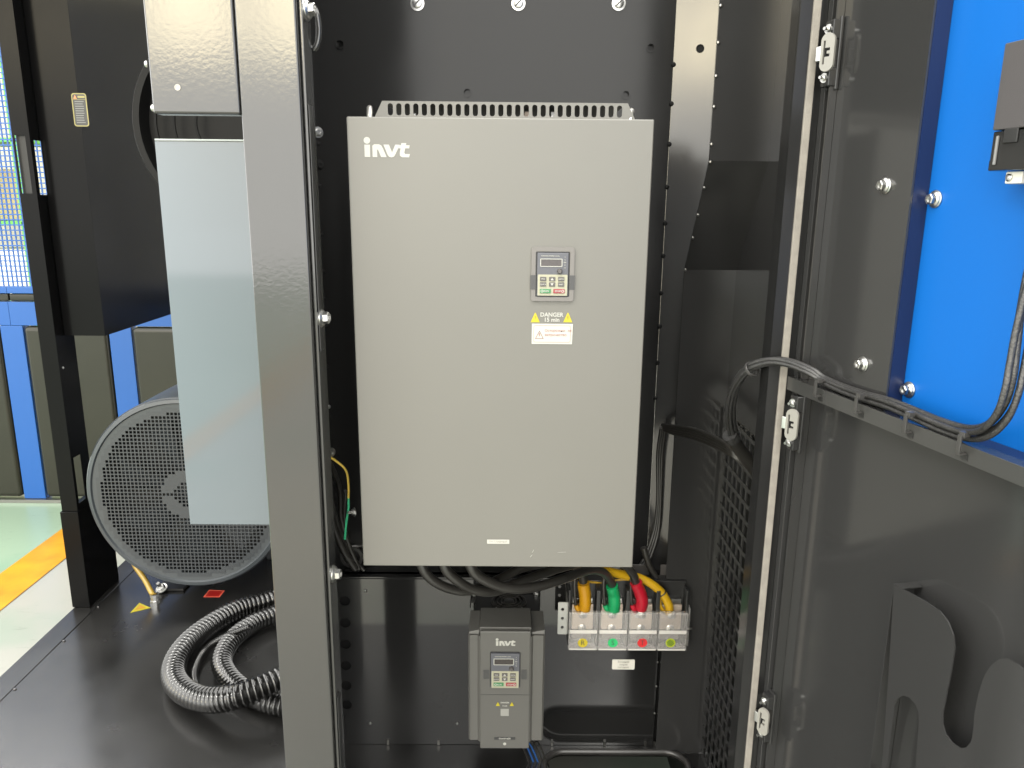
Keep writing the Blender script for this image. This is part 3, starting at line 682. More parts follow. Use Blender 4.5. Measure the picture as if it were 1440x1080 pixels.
# rear heat-sink with fan
hs = MB().box(xl+.010, xr-.010, .4065, YL-.004, zb+.02, zc1-.006).build('heat_sink', M_DARK, sv, bevel=.001)
fc = (cm+.008, .448); ztop = zc1-.006
for k, r in enumerate((.040, .030, .020)):
    MB().lathe([(r-.0022,0),(r,0),(r,.004),(r-.0022,.004),(r-.0022,0)], (fc[0],fc[1],ztop+.0006), (0,0,1), 32).build('fan_guard_ring', M_CABLE, hs, smooth=40)
MB().lathe([(.042,.0),(.0445,.0),(.0445,.003),(.042,.003),(.042,0)], (fc[0],fc[1],ztop+.0004), (0,0,1), 32).build('fan_rim', M_CABLE, hs, smooth=40)
MB().lathe([(.013,0),(.013,.003),(0,.0035)], (fc[0],fc[1],ztop+.0005), (0,0,1), 20).build('fan_hub', M_BLK, hs, smooth=40)
for k in range(4):
    an = math.radians(45+90*k); d = V((math.cos(an), math.sin(an), 0))
    MB().obox(V((fc[0],fc[1],ztop+.003))+d*.028, d*.014, V((-d.y,d.x,0))*.0013, V((0,0,.0012))).build('fan_guard_spoke', M_CABLE, hs)
MB().box(fc[0]-.05, fc[0]+.05, .4066, .411, ztop+.0004, ztop+.0014).build('rear_lip', M_PLAS, hs)
for dx in (-.030, .032): place('fan_screw', ME_SCREW, M_ZINC, hs, (fc[0]+dx, .417, ztop+.0006), (0,0,1), scale=.7)
for px in (667,754):
    q = P(px, 836, Y=YL-.01)
    bk = MB().box(q.x-.008, q.x+.008, YL-.006, YL-.0035, zc1-.03, q.z+.012).box(q.x-.0095, q.x-.0075, YL-.05, YL-.0035, zc1-.02, q.z-.004).build('mounting_ear', M_DARK, sv, bevel=.001)
    place('ear_screw', ME_SCREW, M_ZINC, sv, (q.x, YL-.0065, q.z), scale=1.5)
a = S(697,908,YS); b_ = S(725,897.6,YS)
logo(a[0], b_[0], a[1], b_[1], YS-.0006, SC, M_WPRINT)
kx0, kz1 = S(689,916.3); kx1, kz0 = S(731.5,966.3)
MB().plate(rrect(kx0,kx1,kz0,kz1,.003,4), [], (0,YS-.0009,0), *FRONT, .0012).build('keypad_well', M_BLK, sv)
MB().box(kx0+.002, kx1-.002, YS-.0016, YS+.001, kz0-.0018, kz0-.0004).build('well_edge', mat('bright_edge_grey',(.12,.12,.11),.4), sv)
keypad(sv, kx0+.002, kx1-.002, kz0+.0012, kz1-.002, YS-.006)
for xa, xb in ((kx0-.0165,kx0-.001),(kx1+.001,kx1+.0165)):
    z1_ = S(700,941)[1]; z0_ = S(700,958)[1]
    nm = MB().plate(rrect(xa,xb,z0_,z1_,.003,3), [rrect(xa+.001,xb-.001,z0_+.006,z1_-.001,.002,3)], (0,YS-.0008,0), *FRONT, .0012).build('grip', M_PLAS, sv, bevel=.0002)
    MB().plate(rrect(xa+.0009,xb-.0009,z0_+.0059,z1_-.0009,.002,3), [], (0,YS-.0003,0), *FRONT, .0005).build('grip_recess', mat('grip_shadow_grey',(.03,.03,.03),.5), sv)
x, z = S(700.2,990); wtri(x, z, .0100, .0095, YS-.0008, SC, 'z')
x, z = S(719.8,990); wtri(x, z, .0100, .0095, YS-.0008, SC, '!')
x, z = S(710,987.8); text('danger_print', 'DANGER', .0050, (x,YS-.0003,z), M_WPRINT, SC, bold=.03)
x, z = S(710,992.3); text('danger_print', '5 min', .0050, (x,YS-.0003,z), M_WPRINT, SC, bold=.03)
x0, z1 = S(704,996.5); x1, z0 = S(715.5,1006.5)
MB().plate([(x0,z0),(x1,z0),(x1,z1),(x0,z1)], [], (0,YS-.0008,0), *FRONT, .0006).build('square_sticker', mat('dull_white_sticker',(.17,.17,.155),.5), SC)
x0, z1 = S(695,1036.3); x1, z0 = S(724.5,1040.2)
MB().plate([(x0,z0),(x1,z0),(x1,z1),(x0,z1)], [], (0,YS-.0008,0), *FRONT, .0006).build('name_plate', M_INK, SC)
text('name_print', 'Goodrive20', .0058, ((x0+x1)/2,YS-.0009,(z0+z1)/2), M_WPRINT, SC, lift=.0002, bold=.02)
x, z = S(709.7,1046.5)
MB().plate(circ(x,z+.001,.0038,14)[0:14], [], (0,YS-.0006,0), *FRONT, .0004).build('screw_hole', M_WPRINT, SC)
# wires leaving at the bottom
for k in range(5):
    x = cm-.03+k*.012; b = MB()
    b.tube(smooth_path([(x,.36,zb+.004),(x+.004,.35,zb-.025),(x+.03+.006*k,.37,zb-.05),(x+.07,.41,zb-.085),(x+.10,.43,ZP-.02)],6), .0022, 8)
    tag(b.build('control_wire', mat('blue_wire',(.01,.06,.22),.4) if k in (1,2) else M_CABLE, smooth=60), ['black wire leaving the underside of the small inverter, leftmost','blue wire under the small inverter, left of the pair','blue wire under the small inverter, right of the pair','black wire under the small inverter just right of the blue ones','black wire leaving the underside of the small inverter, rightmost'][k], 'wire', 'wires under the small inverter')

# ------------------------------------------------------------------ terminal block
YT = .405
tx0, tz1 = XZ(800,862,YT); tx1, tz0 = XZ(965,915,YT)
tbk = thing('terminal_block', 'four pole power terminal block with clear cover on lower panel', 'terminal block', ((tx0+tx1)/2, .45, tz0))
ztb = -.262
MB().box(tx0, tx1, .452, YL-.004, tz0+.006, ztb).build('base', M_BLK, tbk, bevel=.002)
pw = (tx1-tx0)/4
for k in range(5):
    x = tx0+pw*k; MB().box(max(tx0, x-.005), min(tx1, x+.005), .418, .4518, tz0+.004, ztb-.010).build('divider', M_BLK, tbk, bevel=.0015)
for k in range(4):
    xa, xb = tx0+pw*k, tx0+pw*(k+1); xm = (xa+xb)/2
    MB().box(xa+.010, xb-.010, .436, .4515, tz1-.062, tz1+.006).build('contact_bar', M_COP, tbk, bevel=.0015)
    MB().box(xa+.012, xb-.012, .440, .4515, tz1+.008, tz1+.020).build('contact_end', M_ZINC, tbk, bevel=.001)
    MB().box(xa+.013, xb-.013, .443, .4515, tz0+.008, tz1-.066).build('marker_block', mat('grey_marker_block',(.13,.12,.11),.5), tbk, bevel=.001)
    for dz in (-.016, -.058):
        place('terminal_screw', ME_TSCREW, M_ZINC, tbk, (xm, .4355 if dz < -.03 else .4278, tz1+dz), scale=1.0)
        for an in (0, 90):
            MB().obox((xm, .4300 if dz < -.03 else .4223, tz1+dz), (V((.0055,0,0)) if an == 0 else V((0,0,.0055))), V((0,.0004,0)), (V((0,0,.0009)) if an == 0 else V((.0009,0,0)))).build('screw_slot', M_GREYINK, tbk)
    # clear cover cell
    c = MB(); g_ = .0008
    c.box(xa+g_, xb-g_, YT, YT+.0022, tz0, tz1)
    c.box(xa+g_, xb-g_, YT+.0023, YT+.012, tz1-.0025, tz1).box(xa+g_, xb-g_, YT+.0023, YT+.030, tz0, tz0+.0025)
    cc = c.build('clear_cover', M_CLEAR, tbk)
    zr = XZ(830,888,YT)[1]
    MB().box(xa+.003, xb-.003, YT-.003, YT-.0003, zr-.0048, zr+.0048).build('label_rail', M_WRAIL, tbk, bevel=.0012)
    MB().box(xa+.003, xb-.003, YT-.0012, YT-.0002, tz0+.0005, tz0+.0045).build('cover_rib', M_WRAIL, tbk, bevel=.0004)
    px = (819.4,861.7,903.3,942.8)[k]; dx, dz = XZ(px,904,YT)
    mt_ = (mat('phase_yellow',(.34,.27,.004),.4), mat('phase_green',(.01,.30,.09),.4), mat('phase_red',(.40,.012,.014),.4), mat('lime_sticker',(.27,.32,.01),.4))[k]
    MB().plate(circ(dx,dz,.0122,28), [], (0,YT-.0006,0), *FRONT, .0005).build('phase_sticker', mt_, tbk)
    if k < 3: text('phase_letter', 'RST'[k], .0185, (dx,YT-.0007,dz), M_INK, tbk, lift=.0003)
    else:
        for j in (-1,0,1,2):
            L_ = .0085 if j in (0,1) else .006; o_ = (j-.5)*.0042
            MB().obox((dx+o_*.7, YT-.0009, dz-o_*.7), V((L_*.7,0,L_*.7)), V((0,.0002,0)), V((.0009,0,-.0009))).build('sticker_stripe', mat('green_ink',(.02,.07,.01),.5), tbk)
# mounting brackets
x0, z1 = XZ(785,847,.43); x1, z0 = XZ(799,892,.43)
hl = [circ((x0+x1)/2-.002, z1-(z1-z0)*f, .0042, 14) for f in (.22,.50,.78)]
bx = MB().plate(rrect(x0,x1,z0,z1,.003,3), hl, (0,.43,0), *FRONT, .003).build('mounting_bracket', mat('pale_zinc_bracket',(.36,.36,.34),.4,.6), tbk)
MB().box(x1-.003, x1, .4335, YL-.001, z0+.004, z1-.002).build('bracket_leg', MATS['pale_zinc_bracket'], tbk)
MB().box(tx1+.002, tx1+.005, .41, YL-.001, tz0+.01, tz1+.012).build('end_plate', M_CLEAR, tbk)
MB().box(tx1+.0005, tx1+.012, YT+.006, YT+.010, XZ(970,886,YT)[1]-.002, XZ(970,886,YT)[1]+.001).build('end_pin', M_ZINC, tbk)
# translucent rear shields standing above the block
for k in range(4):
    xa = tx0+pw*k
    MB().box(xa+.014, xa+pw-.014, YL-.010, YL-.007, ztb+.001, ztb+.030).build('rear_shield', mat('smoked_shield',(.045,.042,.04),.2), tbk, bevel=.002)

# ------------------------------------------------------------------ power cables
def px_path(pts): return [P(x, y, Y=Y) for x, y, Y in pts]
def cable(name, label, cat, pts, r, material, group=None, sub=8, n=12):
    o = MB().tube(smooth_path(px_path(pts), sub), r, n).build(name, material, smooth=60)
    # give the thing a base: origin at its first point
    p0 = o.data.vertices[0].co.copy()
    for v in o.data.vertices: v.co -= p0
    o.location = p0
    return tag(o, label, cat, group)
def sleeve(parent, pts, r, material, name='sleeve', label=None):
    return MB().tube(smooth_path(px_path(pts), 6), r, 14).build(name, material, parent, smooth=60, label=label)
G = 'power cables to the terminals'
c1 = cable('power_cable', 'black power cable leftmost under large inverter ending in yellow sleeve', 'cable', [(590,785,.17),(596,802,.17),(610,817,.18),(633,828,.20),(657,831,.22),(682,824,.25),(703,814,.29),(740,797,.33),(790,790,.37),(811,797,.40),(819,808,.415),(820.5,822,.42)], .0105, M_CABLE, G)
sleeve(c1, [(820.5,820,.415),(821,826,.416),(822.5,834,.416),(823,848,.418),(822,856,.424)], .0150, M_SLY)
c2 = cable('power_cable', 'middle black power cable under large inverter ending in red sleeve', 'cable', [(622,785,.14),(627,801,.14),(641,815,.15),(660,827,.17),(682,832,.19),(705,829,.22),(740,815,.26),(797,796,.33),(845,788,.36),(875,793,.385),(889,806,.40),(894,819,.41)], .0105, M_CABLE, G)
sleeve(c2, [(894.5,819,.408),(896,824,.41),(900,833,.413),(903,845,.416),(901,855,.422)], .0150, M_SLR)
c3 = cable('power_cable', 'nearest black power cable looping over small inverter, ending in green sleeve', 'cable', [(659,785,.11),(664,801,.11),(677,813,.12),(702,824,.14),(728,828,.16),(760,824,.19),(798,812,.24),(828,802,.31),(846,804,.36),(856,813,.39),(861,822,.405)], .0105, M_CABLE, G)
sleeve(c3, [(860.5,824,.404),(861.5,829,.406),(863,835,.411),(864,847,.414),(863,858,.422)], .0150, M_SLG)
# lugs + thin sense leads as parts of each cable
for c_, px, mt_ in ((c1, 820, M_SLY),(c2, 899, M_SLR),(c3, 861, M_SLG)):
    q = P(px, 862, Y=.43); MB().box(q.x-.010, q.x+.010, .428, .4345, tz1-.026, q.z+.014).build('cable_lug', M_ZINC, c_, bevel=.002)
    MB().tube(smooth_path(px_path([(px-11,806,.42),(px-12,825,.418),(px-11,845,.42),(px-9,853,.425)]),6), .0042, 8).build('sense_lead', M_CABLE, c_, smooth=60)
    MB().tube(smooth_path(px_path([(px-10,851,.420),(px-8,856,.420),(px-5,861,.424)]),5), .0062, 10).build('sense_sleeve', mt_, c_, smooth=60)
pe = cable('earth_cable', 'thick yellow earth cable arching to the rightmost terminal', 'cable', [(842,797,.40),(858,804,.41),(880,809,.425),(900,813,.43),(917,822,.43),(930,833,.43),(936,842,.43),(941,853,.43),(941,862,.435)], .0108, M_PEY)
MB().tube(smooth_path(px_path([(928,838,.428),(928,850,.428),(932,858,.43),(938,863,.435)]),6), .0045, 8).build('thin_lead', M_PEY, pe, smooth=60)
MB().lathe([(.0110,-.002),(.0122,-.001),(.0122,.001),(.0110,.002)], P(931,834,Y=.43), (P(936,842,Y=.43)-P(925,829,Y=.43)), 18).build('cable_tie', M_BLK, pe, smooth=60)
# loose dark bundle right under the inverter
cable('ground_jumper', 'thin yellow wire crossing behind the three sleeves', 'wire', [(826,818,.45),(848,819,.455),(880,815,.455),(905,822,.46)], .003, M_PEY)
cable('round_cable', 'thick black cable rising behind the terminal block', 'cable', [(935,830,.47),(915,800,.47),(905,770,.47)], .008, M_CABLE)

# left cables in the bay
cable('earth_wire', 'thin yellow and green wire hanging left of large inverter', 'wire', [(458,640,.34),(472,648,.35),(486,661,.36),(490,680,.37),(490,700,.38)], .0026, mat('yellow_wire',(.50,.36,.06),.4))
ew = bpy.data.objects['earth_wire']
MB().tube(smooth_path(px_path([(490,698,.38),(490,715,.385),(487,735,.39),(485,758,.40)]),6), .0027, 8).build('green_length', mat('green_wire',(.03,.33,.16),.4), ew, smooth=60)
for k, (pts, r, lab) in enumerate((
    ([(455,640,.30),(468,660,.36),(478,690,.42),(480,730,.45),(492,770,.47),(505,800,.48)], .006, 'thick black cable sagging left of large inverter, nearest the wall'),
    ([(456,670,.34),(463,700,.38),(470,740,.42),(484,775,.45),(500,800,.47)], .0085, 'thickest black cable running down to the ledge left of large inverter'),
    ([(462,690,.36),(475,735,.42),(486,765,.46),(496,785,.48),(512,802,.49)], .005, 'thin black cable beside the thick ones left of large inverter'),
    ([(486,690,.42),(484,730,.45),(485,765,.48),(500,768,.49),(512,767,.49)], .004, 'slim black lead turning right below the green wire end'))):
    cable('bay_cable', lab, 'cable', pts, r, M_CABLE, 'black cables left of the large inverter')
# grommet ring
q = P(493,787,Y=.53); MB().lathe([(.022,0),(.030,0),(.030,.006),(.022,.006),(.022,0)], (q.x,YU-.007,q.z), (0,-1,0), 28).build('grommet', M_RUB, UP, smooth=40)

# ------------------------------------------------------------------ harness to the door
hn = thing('door_harness', 'braided cable bundle arching from side wall over seal along door ledge', 'cable bundle', P(1030,640,Y=.2))
HP = [P(1062,660,Y=.12), P(1046,640,Y=.10), P(1032,615,Y=.07), P(1026,580,Y=.02), P(1033,545,Y=-.03), P(1052,520,Y=-.07), P(1080,509,Y=-.10), P(1108,511,Y=-.13)]
def dl(px, py, w): s_, z_ = PD(px, py, w); return DW(s_, z_, w)
HP += [dl(1140,523,.004), dl(1157,534,-.006), dl(1185,546,-.010), dl(1215,556,-.010), dl(1250,566,-.010), dl(1285,580,-.010), dl(1325,597,-.010), dl(1362,608,-.008), dl(1390,604,.002), dl(1414,580,.004), dl(1428,545,.002), dl(1436,505,-.004), dl(1446,450,-.010), dl(1466,370,-.02), dl(1500,280,-.03)]
def offs(k, n, r, i, m_):
    t = i/m_; a = 2*math.pi*k/n+t*2.2; return V((math.cos(a)*r, math.sin(a)*r*.3, math.sin(a)*r))
base_path = smooth_path(HP, 7)
for k in range(4):
    spread = [(.0052+.010*max(0,i/len(base_path)-.72)/.28)*(1+.4*math.sin(i/len(base_path)*9+k)) for i in range(len(base_path))]
    pts = [p+offs(k,4,spread[i],i,len(base_path)) for i, p in enumerate(base_path)]
    MB().tube(pts, .0036 if k else .0042, 10).build('cable', M_PIN, hn, smooth=60)
# heat-shrunk tail into the wall
MB().tube(smooth_path([P(1028,613,Y=.065)+V((0,-.002,0)), P(1040,632,Y=.09), P(1053,648,Y=.11), P(1066,668,Y=.14)],6), [.0125]*19, 14).build('shrink_tail', M_CABLE, hn, smooth=60)
MB().tube([P(1026,611,Y=.062), P(1031,618,Y=.068)], .0145, 16).build('tail_collar', M_PIN, hn, smooth=50)
for px, py, sx_ in ((1155,541,0),(1213,560,0),(1283,586,0),(1360,614,0)):
    s_, z_ = PD(px, py, .001); c = DW(s_, z_, 0)
    b = MB(); zt_ = zl1+.013
    U = DD*.003
    b.obox(DW(s_, (zt_+zl1-.009)/2, .0105), U, DN*.0012, V((0,0,(zt_-zl1+.009)/2)))
    b.obox(DW(s_, zt_, -.001), U, DN*.0115, V((0,0,.0012)))
    b.obox(DW(s_+.001, zt_+.001, .006), U*1.5, DN*.004, V((0,0,.003)))
    b.obox(DW(s_, zl1-.010, .006), U, DN*.005, V((0,0,.0012)))
    b.build('cable_tie', mat('grey_nylon_tie',(.03,.029,.028),.3), hn, bevel=.0006)
    MB().obox(DW(s_, zl1-.014, .0004), DD*.005, DN*.0006, V((0,0,.0035))).build('tie_slot', M_BLK, hn)
q = P(1057,519,Y=-.075)
MB().lathe([(.012,-.0025),(.0132,-.002),(.0132,.002),(.012,.0025)], q, (P(1066,513,Y=-.085)-P(1046,527,Y=-.06)), 18).build('cable_tie', MATS['grey_nylon_tie'], hn, smooth=60)
h2 = thing('wall_harness', 'short black cable bundle crossing from back corner to the side grille', 'cable bundle', P(940,603,Y=.46))
for k in range(4):
    o_ = k*3
    MB().tube(smooth_path([P(932,598+o_*.6,Y=.50), P(948,600+o_,Y=.43), P(975,604+o_*1.2,Y=.33), P(1003,615+o_*1.2,Y=.22), P(1028,630+o_,Y=.13), P(1050,650+o_*.5,Y=.12)],7), .0052, 10).build('cable', M_CABLE, h2, smooth=60)
for k, (px, py) in enumerate(((1003,619),)):
    pass
for k in range(3):
    cable('riser_cable', ['outer thin black cable climbing the back corner right of large inverter','middle thin black cable climbing the back corner right of large inverter','inner thin black cable climbing the back corner right of large inverter'][k], 'cable',
          [(936-k*3,601,.49),(931-k*3,640,.52),(929-k*2,700,.53),(926-k*3,745,.53),(916-k*4,780,.52),(905-k*4,800,.50)], .0045, M_CABLE, 'cables climbing the back corner')

# ------------------------------------------------------------------ controller on the blue panel
s0, zt_ = PD(1409,62,.0); s1, zb_ = PD(1395,240,.0)
ctl = thing('controller', 'black control module with white plugs on the blue panel', 'controller', DW(s1, zb_, -.04))
WB = -.0465
zm = PD(1402,183,0)[1]; sa = (s0+s1)/2+.002
def cbox(a, b, c, d, e, f, n, mt_, bev=.0015): return dbox(a, b, c, d, e, f, n, mt_, ctl, bev)
cbox(sa-.004, sa+.16, zm, zt_, WB, .0, 'cover', mat('charcoal_cover',(.035,.032,.033),.5,bump=(700,.2,.0005)))
cbox(sa-.004, sa+.16, zb_, zm-.001, WB, -.002, 'port_block', mat('gloss_black_plastic',(.012,.012,.012),.15))
cbox(sa-.009, sa-.004, zb_, zb_+.012, WB, -.006, 'foot', MATS['gloss_black_plastic'])
cbox(sa+.012, sa+.030, zb_+.028, zb_+.043, -.0018, .0003, 'port', mat('port_black',(.004,.004,.004),.5), .001)
cbox(sa+.003, sa+.006, zb_+.006, zm-.006, -.0018, .0008, 'edge_rib', mat('grey_rib',(.12,.12,.12),.3), .0008)
text('print', 'ETHERNET', .0045, DW(sa+.022, zb_+.051, -.0016), M_GREYINK, ctl, ux=-DD if DD.cross(V((0,0,1))).dot(DN) < 0 else DD, uy=(0,0,1), lift=.0002)
cbox(sa+.010, sa+.032, zb_-.014, zb_-.001, -.034, -.012, 'plug', mat('ivory_plug',(.45,.44,.40),.4))
place('plug_screw', ME_SCREW, M_ZINC, ctl, DW(sa+.016, zb_-.0075, -.0118), DN, scale=.9)
cbox(sa+.014, sa+.04, zt_+.001, zt_+.016, -.034, -.012, 'plug', MATS['ivory_plug'])

# ------------------------------------------------------------------ left bay contents
# light grey panel
gy = .2
a = P(217,195,Y=gy); b_ = P(382,738,Y=gy)
gp = thing('grey_box', 'light grey painted sheet metal box standing behind the left post', 'box', (-.56, gy+.08, b_.z))
MB().box(a.x, -.447, gy, gy+.003, b_.z, a.z-.004).build('front_sheet', M_LGREY, gp, bevel=.001)
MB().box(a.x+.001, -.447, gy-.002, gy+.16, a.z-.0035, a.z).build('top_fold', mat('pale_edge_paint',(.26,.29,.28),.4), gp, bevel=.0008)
MB().box(a.x+.001, a.x+.004, gy+.0035, gy+.16, b_.z, a.z-.004).build('side_sheet', M_LGREY, gp)
MB().box(a.x+.0045, -.447, gy+.0035, gy+.16, b_.z, b_.z+.003).build('bottom_sheet', M_LGREY, gp)

# motor with fan cowl
YM = 1.22
mc = P(262,688,Y=YM); MR = .350; mc = V((-1.103, YM, -.345))
mo = thing('electric_motor', 'large grey electric motor with perforated fan cowl facing the front', 'motor', (mc.x, YM+.3, ZP))
MB().lathe([(MR-.004,.0),(MR,.004),(MR,.30),(MR-.03,.34),(MR-.03,.75),(0,.76)], mc, (0,1,0), 96).build('cowl', M_COWL, mo, smooth=35)
RI = .300
b = MB(); b.lathe([(MR-.018,-.006),(MR-.006,-.004),(MR-.004,.0)], mc, (0,1,0), 96); b.lathe([(RI,.0015),(MR-.022,.0005),(MR-.018,-.006)], mc, (0,1,0), 96)
b.build('cowl_rim', mat('pale_grey_rim',(.030, .035, .039),.36,bump=(250,.15,.001)), mo, smooth=50)
# perforated plate: square holes, ring pattern near the centre
pit = .0133; hw = pit*.355; gr = MB(); n = int(MR/pit)+1
gx = []
def solid(r, an):
    if r > RI-.004: return True
    if .045 < r < .088 and not 171 < (math.degrees(an) % 360) < 186: return True
    return False
for i in range(-n, n+1):
    for j in range(-n, n+1):
        cx, cz = i*pit, j*pit; r = math.hypot(cx, cz)
        if r > RI+.012: continue
        x0, x1, z0, z1 = mc.x+cx-pit/2, mc.x+cx+pit/2, mc.z+cz-pit/2, mc.z+cz+pit/2
        if solid(r, math.atan2(cz, cx)): gr.add([(x0,YM,z0),(x1,YM,z0),(x1,YM,z1),(x0,YM,z1)], [(0,1,2,3)]); continue
        a0, a1, c0, c1 = mc.x+cx-hw, mc.x+cx+hw, mc.z+cz-hw, mc.z+cz+hw; y2 = YM+.003
        gr.add([(x0,YM,z0),(x1,YM,z0),(x1,YM,z1),(x0,YM,z1),(a0,YM,c0),(a1,YM,c0),(a1,YM,c1),(a0,YM,c1),(a0,y2,c0),(a1,y2,c0),(a1,y2,c1),(a0,y2,c1)],
               [(0,1,5,4),(1,2,6,5),(2,3,7,6),(3,0,4,7),(4,5,9,8),(5,6,10,9),(6,7,11,10),(7,4,8,11)])
gr.build('perforated_guard', M_COWL, mo)
# fan behind
MB().lathe([(.001,-.01),(.05,-.005),(.07,.03),(.07,.08)], mc+V((0,.045,0)), (0,1,0), 32).build('fan_hub', M_COWL, mo, smooth=40)
MB().lathe([(.0,.11),(MR-.01,.11),(MR-.01,.112)], mc+V((0,.0,0)), (0,1,0), 48).build('motor_shield', M_DARK, mo)
for k in range(7):
    an = 2*math.pi*k/7+.3; d = V((math.cos(an),0,math.sin(an))); t = V((-d.z,0,d.x))
    MB().add([mc+d*.06+V((0,.03,0))-t*.02, mc+d*.26+V((0,.03,0))-t*.09, mc+d*.26+V((0,.10,0))+t*.05, mc+d*.06+V((0,.10,0))+t*.03,
              mc+d*.06+V((0,.034,0))-t*.018, mc+d*.26+V((0,.034,0))-t*.088, mc+d*.26+V((0,.104,0))+t*.052, mc+d*.06+V((0,.104,0))+t*.032],
             [(0,1,2,3),(7,6,5,4),(0,4,5,1),(1,5,6,2),(2,6,7,3),(3,7,4,0)]).build('fan_blade', M_COWL, mo)
for x in (-.2, .2):
    MB().box(mc.x+x-.06, mc.x+x+.06, YM+.36, YM+.62, ZP+.001, ZP+.12).build('foot', M_COWL, mo, bevel=.006)
q = P(228,832,Z=ZP); place('foot_bolt', ME_STUD, M_ZINC, mo, (q.x, q.y, ZP+.012), (-.2,-.5,1), .3, 2.0)
MB().box(q.x-.02,q.x+.08,q.y+.0,q.y+.06,ZP+.001,ZP+.012).build('earth_lug', M_DARK, mo, bevel=.002)
# yellow drain tube with fitting
dt = thing('drain_tube', 'short yellow tube with metal fitting rising from the base plate', 'tube', P(218,848,Z=ZP))
q = P(218,848,Z=ZP)
MB().tube(smooth_path([q+V((0,0,.03)), P(213,833,Y=q.y+.012), P(203,814,Y=q.y+.03), P(191,797,Y=q.y+.05), P(184,783,Y=q.y+.07)],6), .0095, 12).build('tube', M_TUBEY, dt, smooth=60)
MB().lathe([(.0,.0),(.017,0),(.017,.012),(.013,.013),(.013,.026),(.015,.027),(.015,.036),(.0098,.037)], q, (0,0,1), 8).build('fitting', M_ZINC, dt, smooth=30)

# corrugated hoses
def hose(label, pix, r, pitch, name='corrugated_hose', group='corrugated hoses coiled on the base plate'):
    raw = [P(x, y, Z=ZP+h) for x, y, h in pix]
    sp = smooth_path(raw, 30); d = [0]
    for a_, b2 in zip(sp[:-1], sp[1:]): d.append(d[-1]+(b2-a_).length)
    Lh = d[-1]; nn = int(Lh/pitch); pts = []; rad = []; j = 0
    for k in range(nn*5):
        s_ = Lh*k/(nn*5)
        while j < len(d)-2 and d[j+1] < s_: j += 1
        f = (s_-d[j])/max(1e-6, d[j+1]-d[j]); pts.append(sp[j].lerp(sp[j+1], f))
        rad.append(r*(1, 1, .85, .76, .85)[k % 5])
    o = MB().tube(pts, rad, 18).build(name, M_HOSE, smooth=80)
    p0 = o.data.vertices[0].co.copy(); p0.z = ZP
    for v in o.data.vertices: v.co -= p0
    o.location = p0
    return tag(o, label, 'hose', group)
hose('outermost thick black corrugated hose curving round the coil', [(450,812,.04),(387,841,.04),(333,858,.04),(288,884,.04),(256,915,.04),(244,944,.04),(254,968,.044),(287,983,.056),(333,979,.088),(393,955,.112),(450,925,.115)], .0365, .0155)
hose('inner thick black corrugated hose passing under the outer one', [(450,838,.038),(388,863,.038),(355,877,.038),(326,900,.037),(312,928,.036),(321,952,.034),(345,972,.032),(383,989,.031),(440,998,.031)], .0320, .0150)
hose('thin black corrugated hose lying inside the outer loop', [(350,882,.075),(313,897,.050),(289,914,.020),(276,936,.015),(273,956,.015),(284,975,.012),(310,985,.012)], .0120, .0068)

# left column (angle section with slots) and its warning label
YC = 1.20
XC0, XC1 = -1.534, -1.480
cl_ = thing('left_column', 'tall black steel column with slots at the far left of machine', 'column', (-1.5, YC+.1, ZP))
zsa = P(22,272,Y=YC).z; zsb = P(18,190,Y=YC).z
MB().plate([(XC0,ZP+.003),(XC1,ZP+.003),(XC1,ZT+.4),(XC0,ZT+.4)], [[(XC0+.006,zsa),(XC1-.014,zsa),(XC1-.014,zsb),(XC0+.006,zsb)]], (0,YC,0), *FRONT, .003).build('front_flange', M_FRAME, cl_)
MB().box(XC0+.004, XC1-.012, YC+.012, YC+.014, zsa-.02, zsb+.02).build('slot_backing', M_DARK, cl_)
zsc, zsd = P(62,274,X=XC1).z, P(55,198,X=XC1).z
ysc, ysd = P(52,235,X=XC1).y, P(66,235,X=XC1).y
zse, zsf = P(115,705,X=XC1).z, P(110,640,X=XC1).z
yse, ysf = P(107,675,X=XC1).y, P(118,675,X=XC1).y
YCE = P(120,600,X=XC1).y; zft = P(125,708,X=XC1).z
MB().plate([(YC+.0035,ZP+.003),(YCE,ZP+.003),(YCE,ZT+.4),(YC+.0035,ZT+.4)], [[(ysc,zsc),(ysd,zsc),(ysd,zsd),(ysc,zsd)],[(yse,zse),(ysf,zse),(ysf,zsf),(yse,zsf)]], (XC1,0,0), (0,1,0), (0,0,1), .003).build('side_flange', M_FRAME, cl_)
MB().box(XC0-.004, XC1+.0045, YC-.008, 1.405, ZP+.0032, zft).build('foot_sleeve', M_FRAME, cl_, bevel=.002)
q = P(78,521,X=XC1); place('screw', ME_SCREW, M_ZINC, cl_, (XC1+.0005, YC+.02, q.z), (1,0,0), scale=.9)

# black cooler box hanging behind the column
cb = thing('cooler_housing', 'big black sheet metal housing above the motor with a warning label', 'housing', (-1.38, 1.6, .21))
BX1 = P(126,150,Y=1.25).x; BX0 = P(72,150,Y=1.25).x; BXs = -1.377
zb0 = P(118,472,Y=1.25).z
CB = MB().box(BXs-.10, BXs+.035, 1.25, 1.253, zb0, ZT+.4).build('front_sheet', M_FRAME, cb)
MB().box(BXs+.030, BXs+.035, 1.2535, 3.0, zb0, ZT+.4).build('side_sheet', M_FRAME, cb)
MB().box(BXs-.10, BXs+.029, 1.2535, 3.0, zb0, zb0+.003).build('bottom_sheet', M_FRAME, cb)
q = P(146,455,Y=1.25)
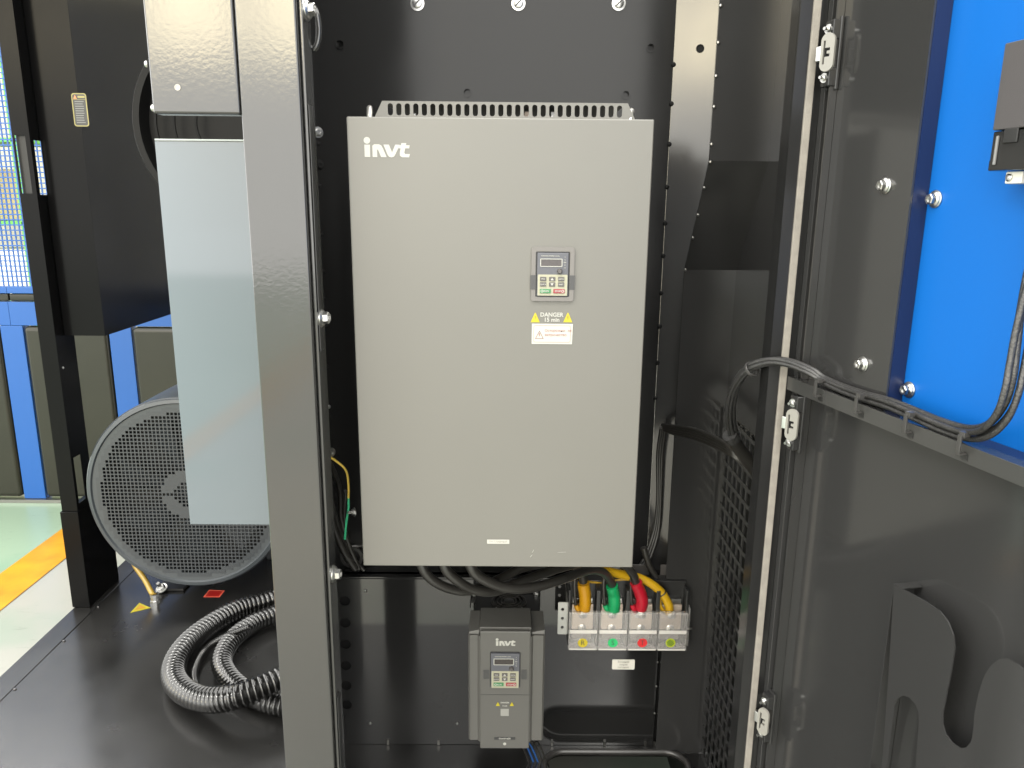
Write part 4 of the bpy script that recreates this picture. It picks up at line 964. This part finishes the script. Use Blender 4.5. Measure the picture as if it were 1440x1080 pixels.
# label
x0, z1 = XZ(100,131,1.25); x1, z0 = XZ(126,178,1.25)
WL = MB().plate(rrect(x0,x1,z0,z1,.008,4), [rrect(x0+.003,x1-.003,z0+.003,z1-.003,.006,4)], (0,1.2485,0), *FRONT, .001).build('label_border', mat('pale_yellow_ink',(.22, .19, .06),.5), CB, label='black warning label with yellow border and white print')
MB().plate(rrect(x0,x1,z0,z1,.008,4), [], (0,1.2493,0), *FRONT, .0006).build('label_field', M_INK, CB)
w_, h_ = x1-x0, z1-z0
MB().plate([(x0+w_*.12,z1-h_*.17),(x0+w_*.36,z1-h_*.17),(x0+w_*.24,z1-h_*.05)], [], (0,1.2484,0), *FRONT, .0005).build('label_triangle', mat('orange_print',(.45,.16,.06),.5), CB)
MB().box(x0+w_*.42, x0+w_*.9, 1.2484, 1.2488, z1-h_*.14, z1-h_*.08).build('label_print', MATS['pale_yellow_ink'], CB)
MB().box(x0+.004, x1-.004, 1.2484, 1.2488, z1-h_*.195, z1-h_*.185).build('label_print', MATS['pale_yellow_ink'], CB)
for k in range(10):
    zz = z1-h_*(.25+.07*k); MB().box(x0+w_*.18, x0+w_*(.7+.12*random.random()), 1.2484, 1.2488, zz-h_*.013, zz+h_*.013).build('label_print', mat('light_grey_print',(.13,.13,.125),.5), CB)
# round fan shroud behind the cover panel
fs = thing('fan_shroud', 'round black fan shroud half hidden behind the upper cover panel', 'fan shroud', (-.8,.9,.85))
q = P(322,175,Y=.9)
MB().lathe([(.0,.04),(.235,.04),(.245,.0),(.262,.0),(.268,.01),(.268,.25),(0,.26)], q, (0,1,0), 64).build('ring', mat('shroud_black',(.007,.007,.007),.45,spec=.1), fs, smooth=35)
for r in (.09,.15,.2): MB().lathe([(r,0),(r+.006,0),(r+.006,.006),(r,.006),(r,0)], q+V((0,.004,0)), (0,1,0), 48).build('guard_wire', M_PLUG, fs, smooth=40)
# roof sheet over the left bay
MB().box(-1.54, PX0-.01, .0, 3.0, ZT+.40, ZT+.41).build('roof_sheet', M_PANEL, enc)
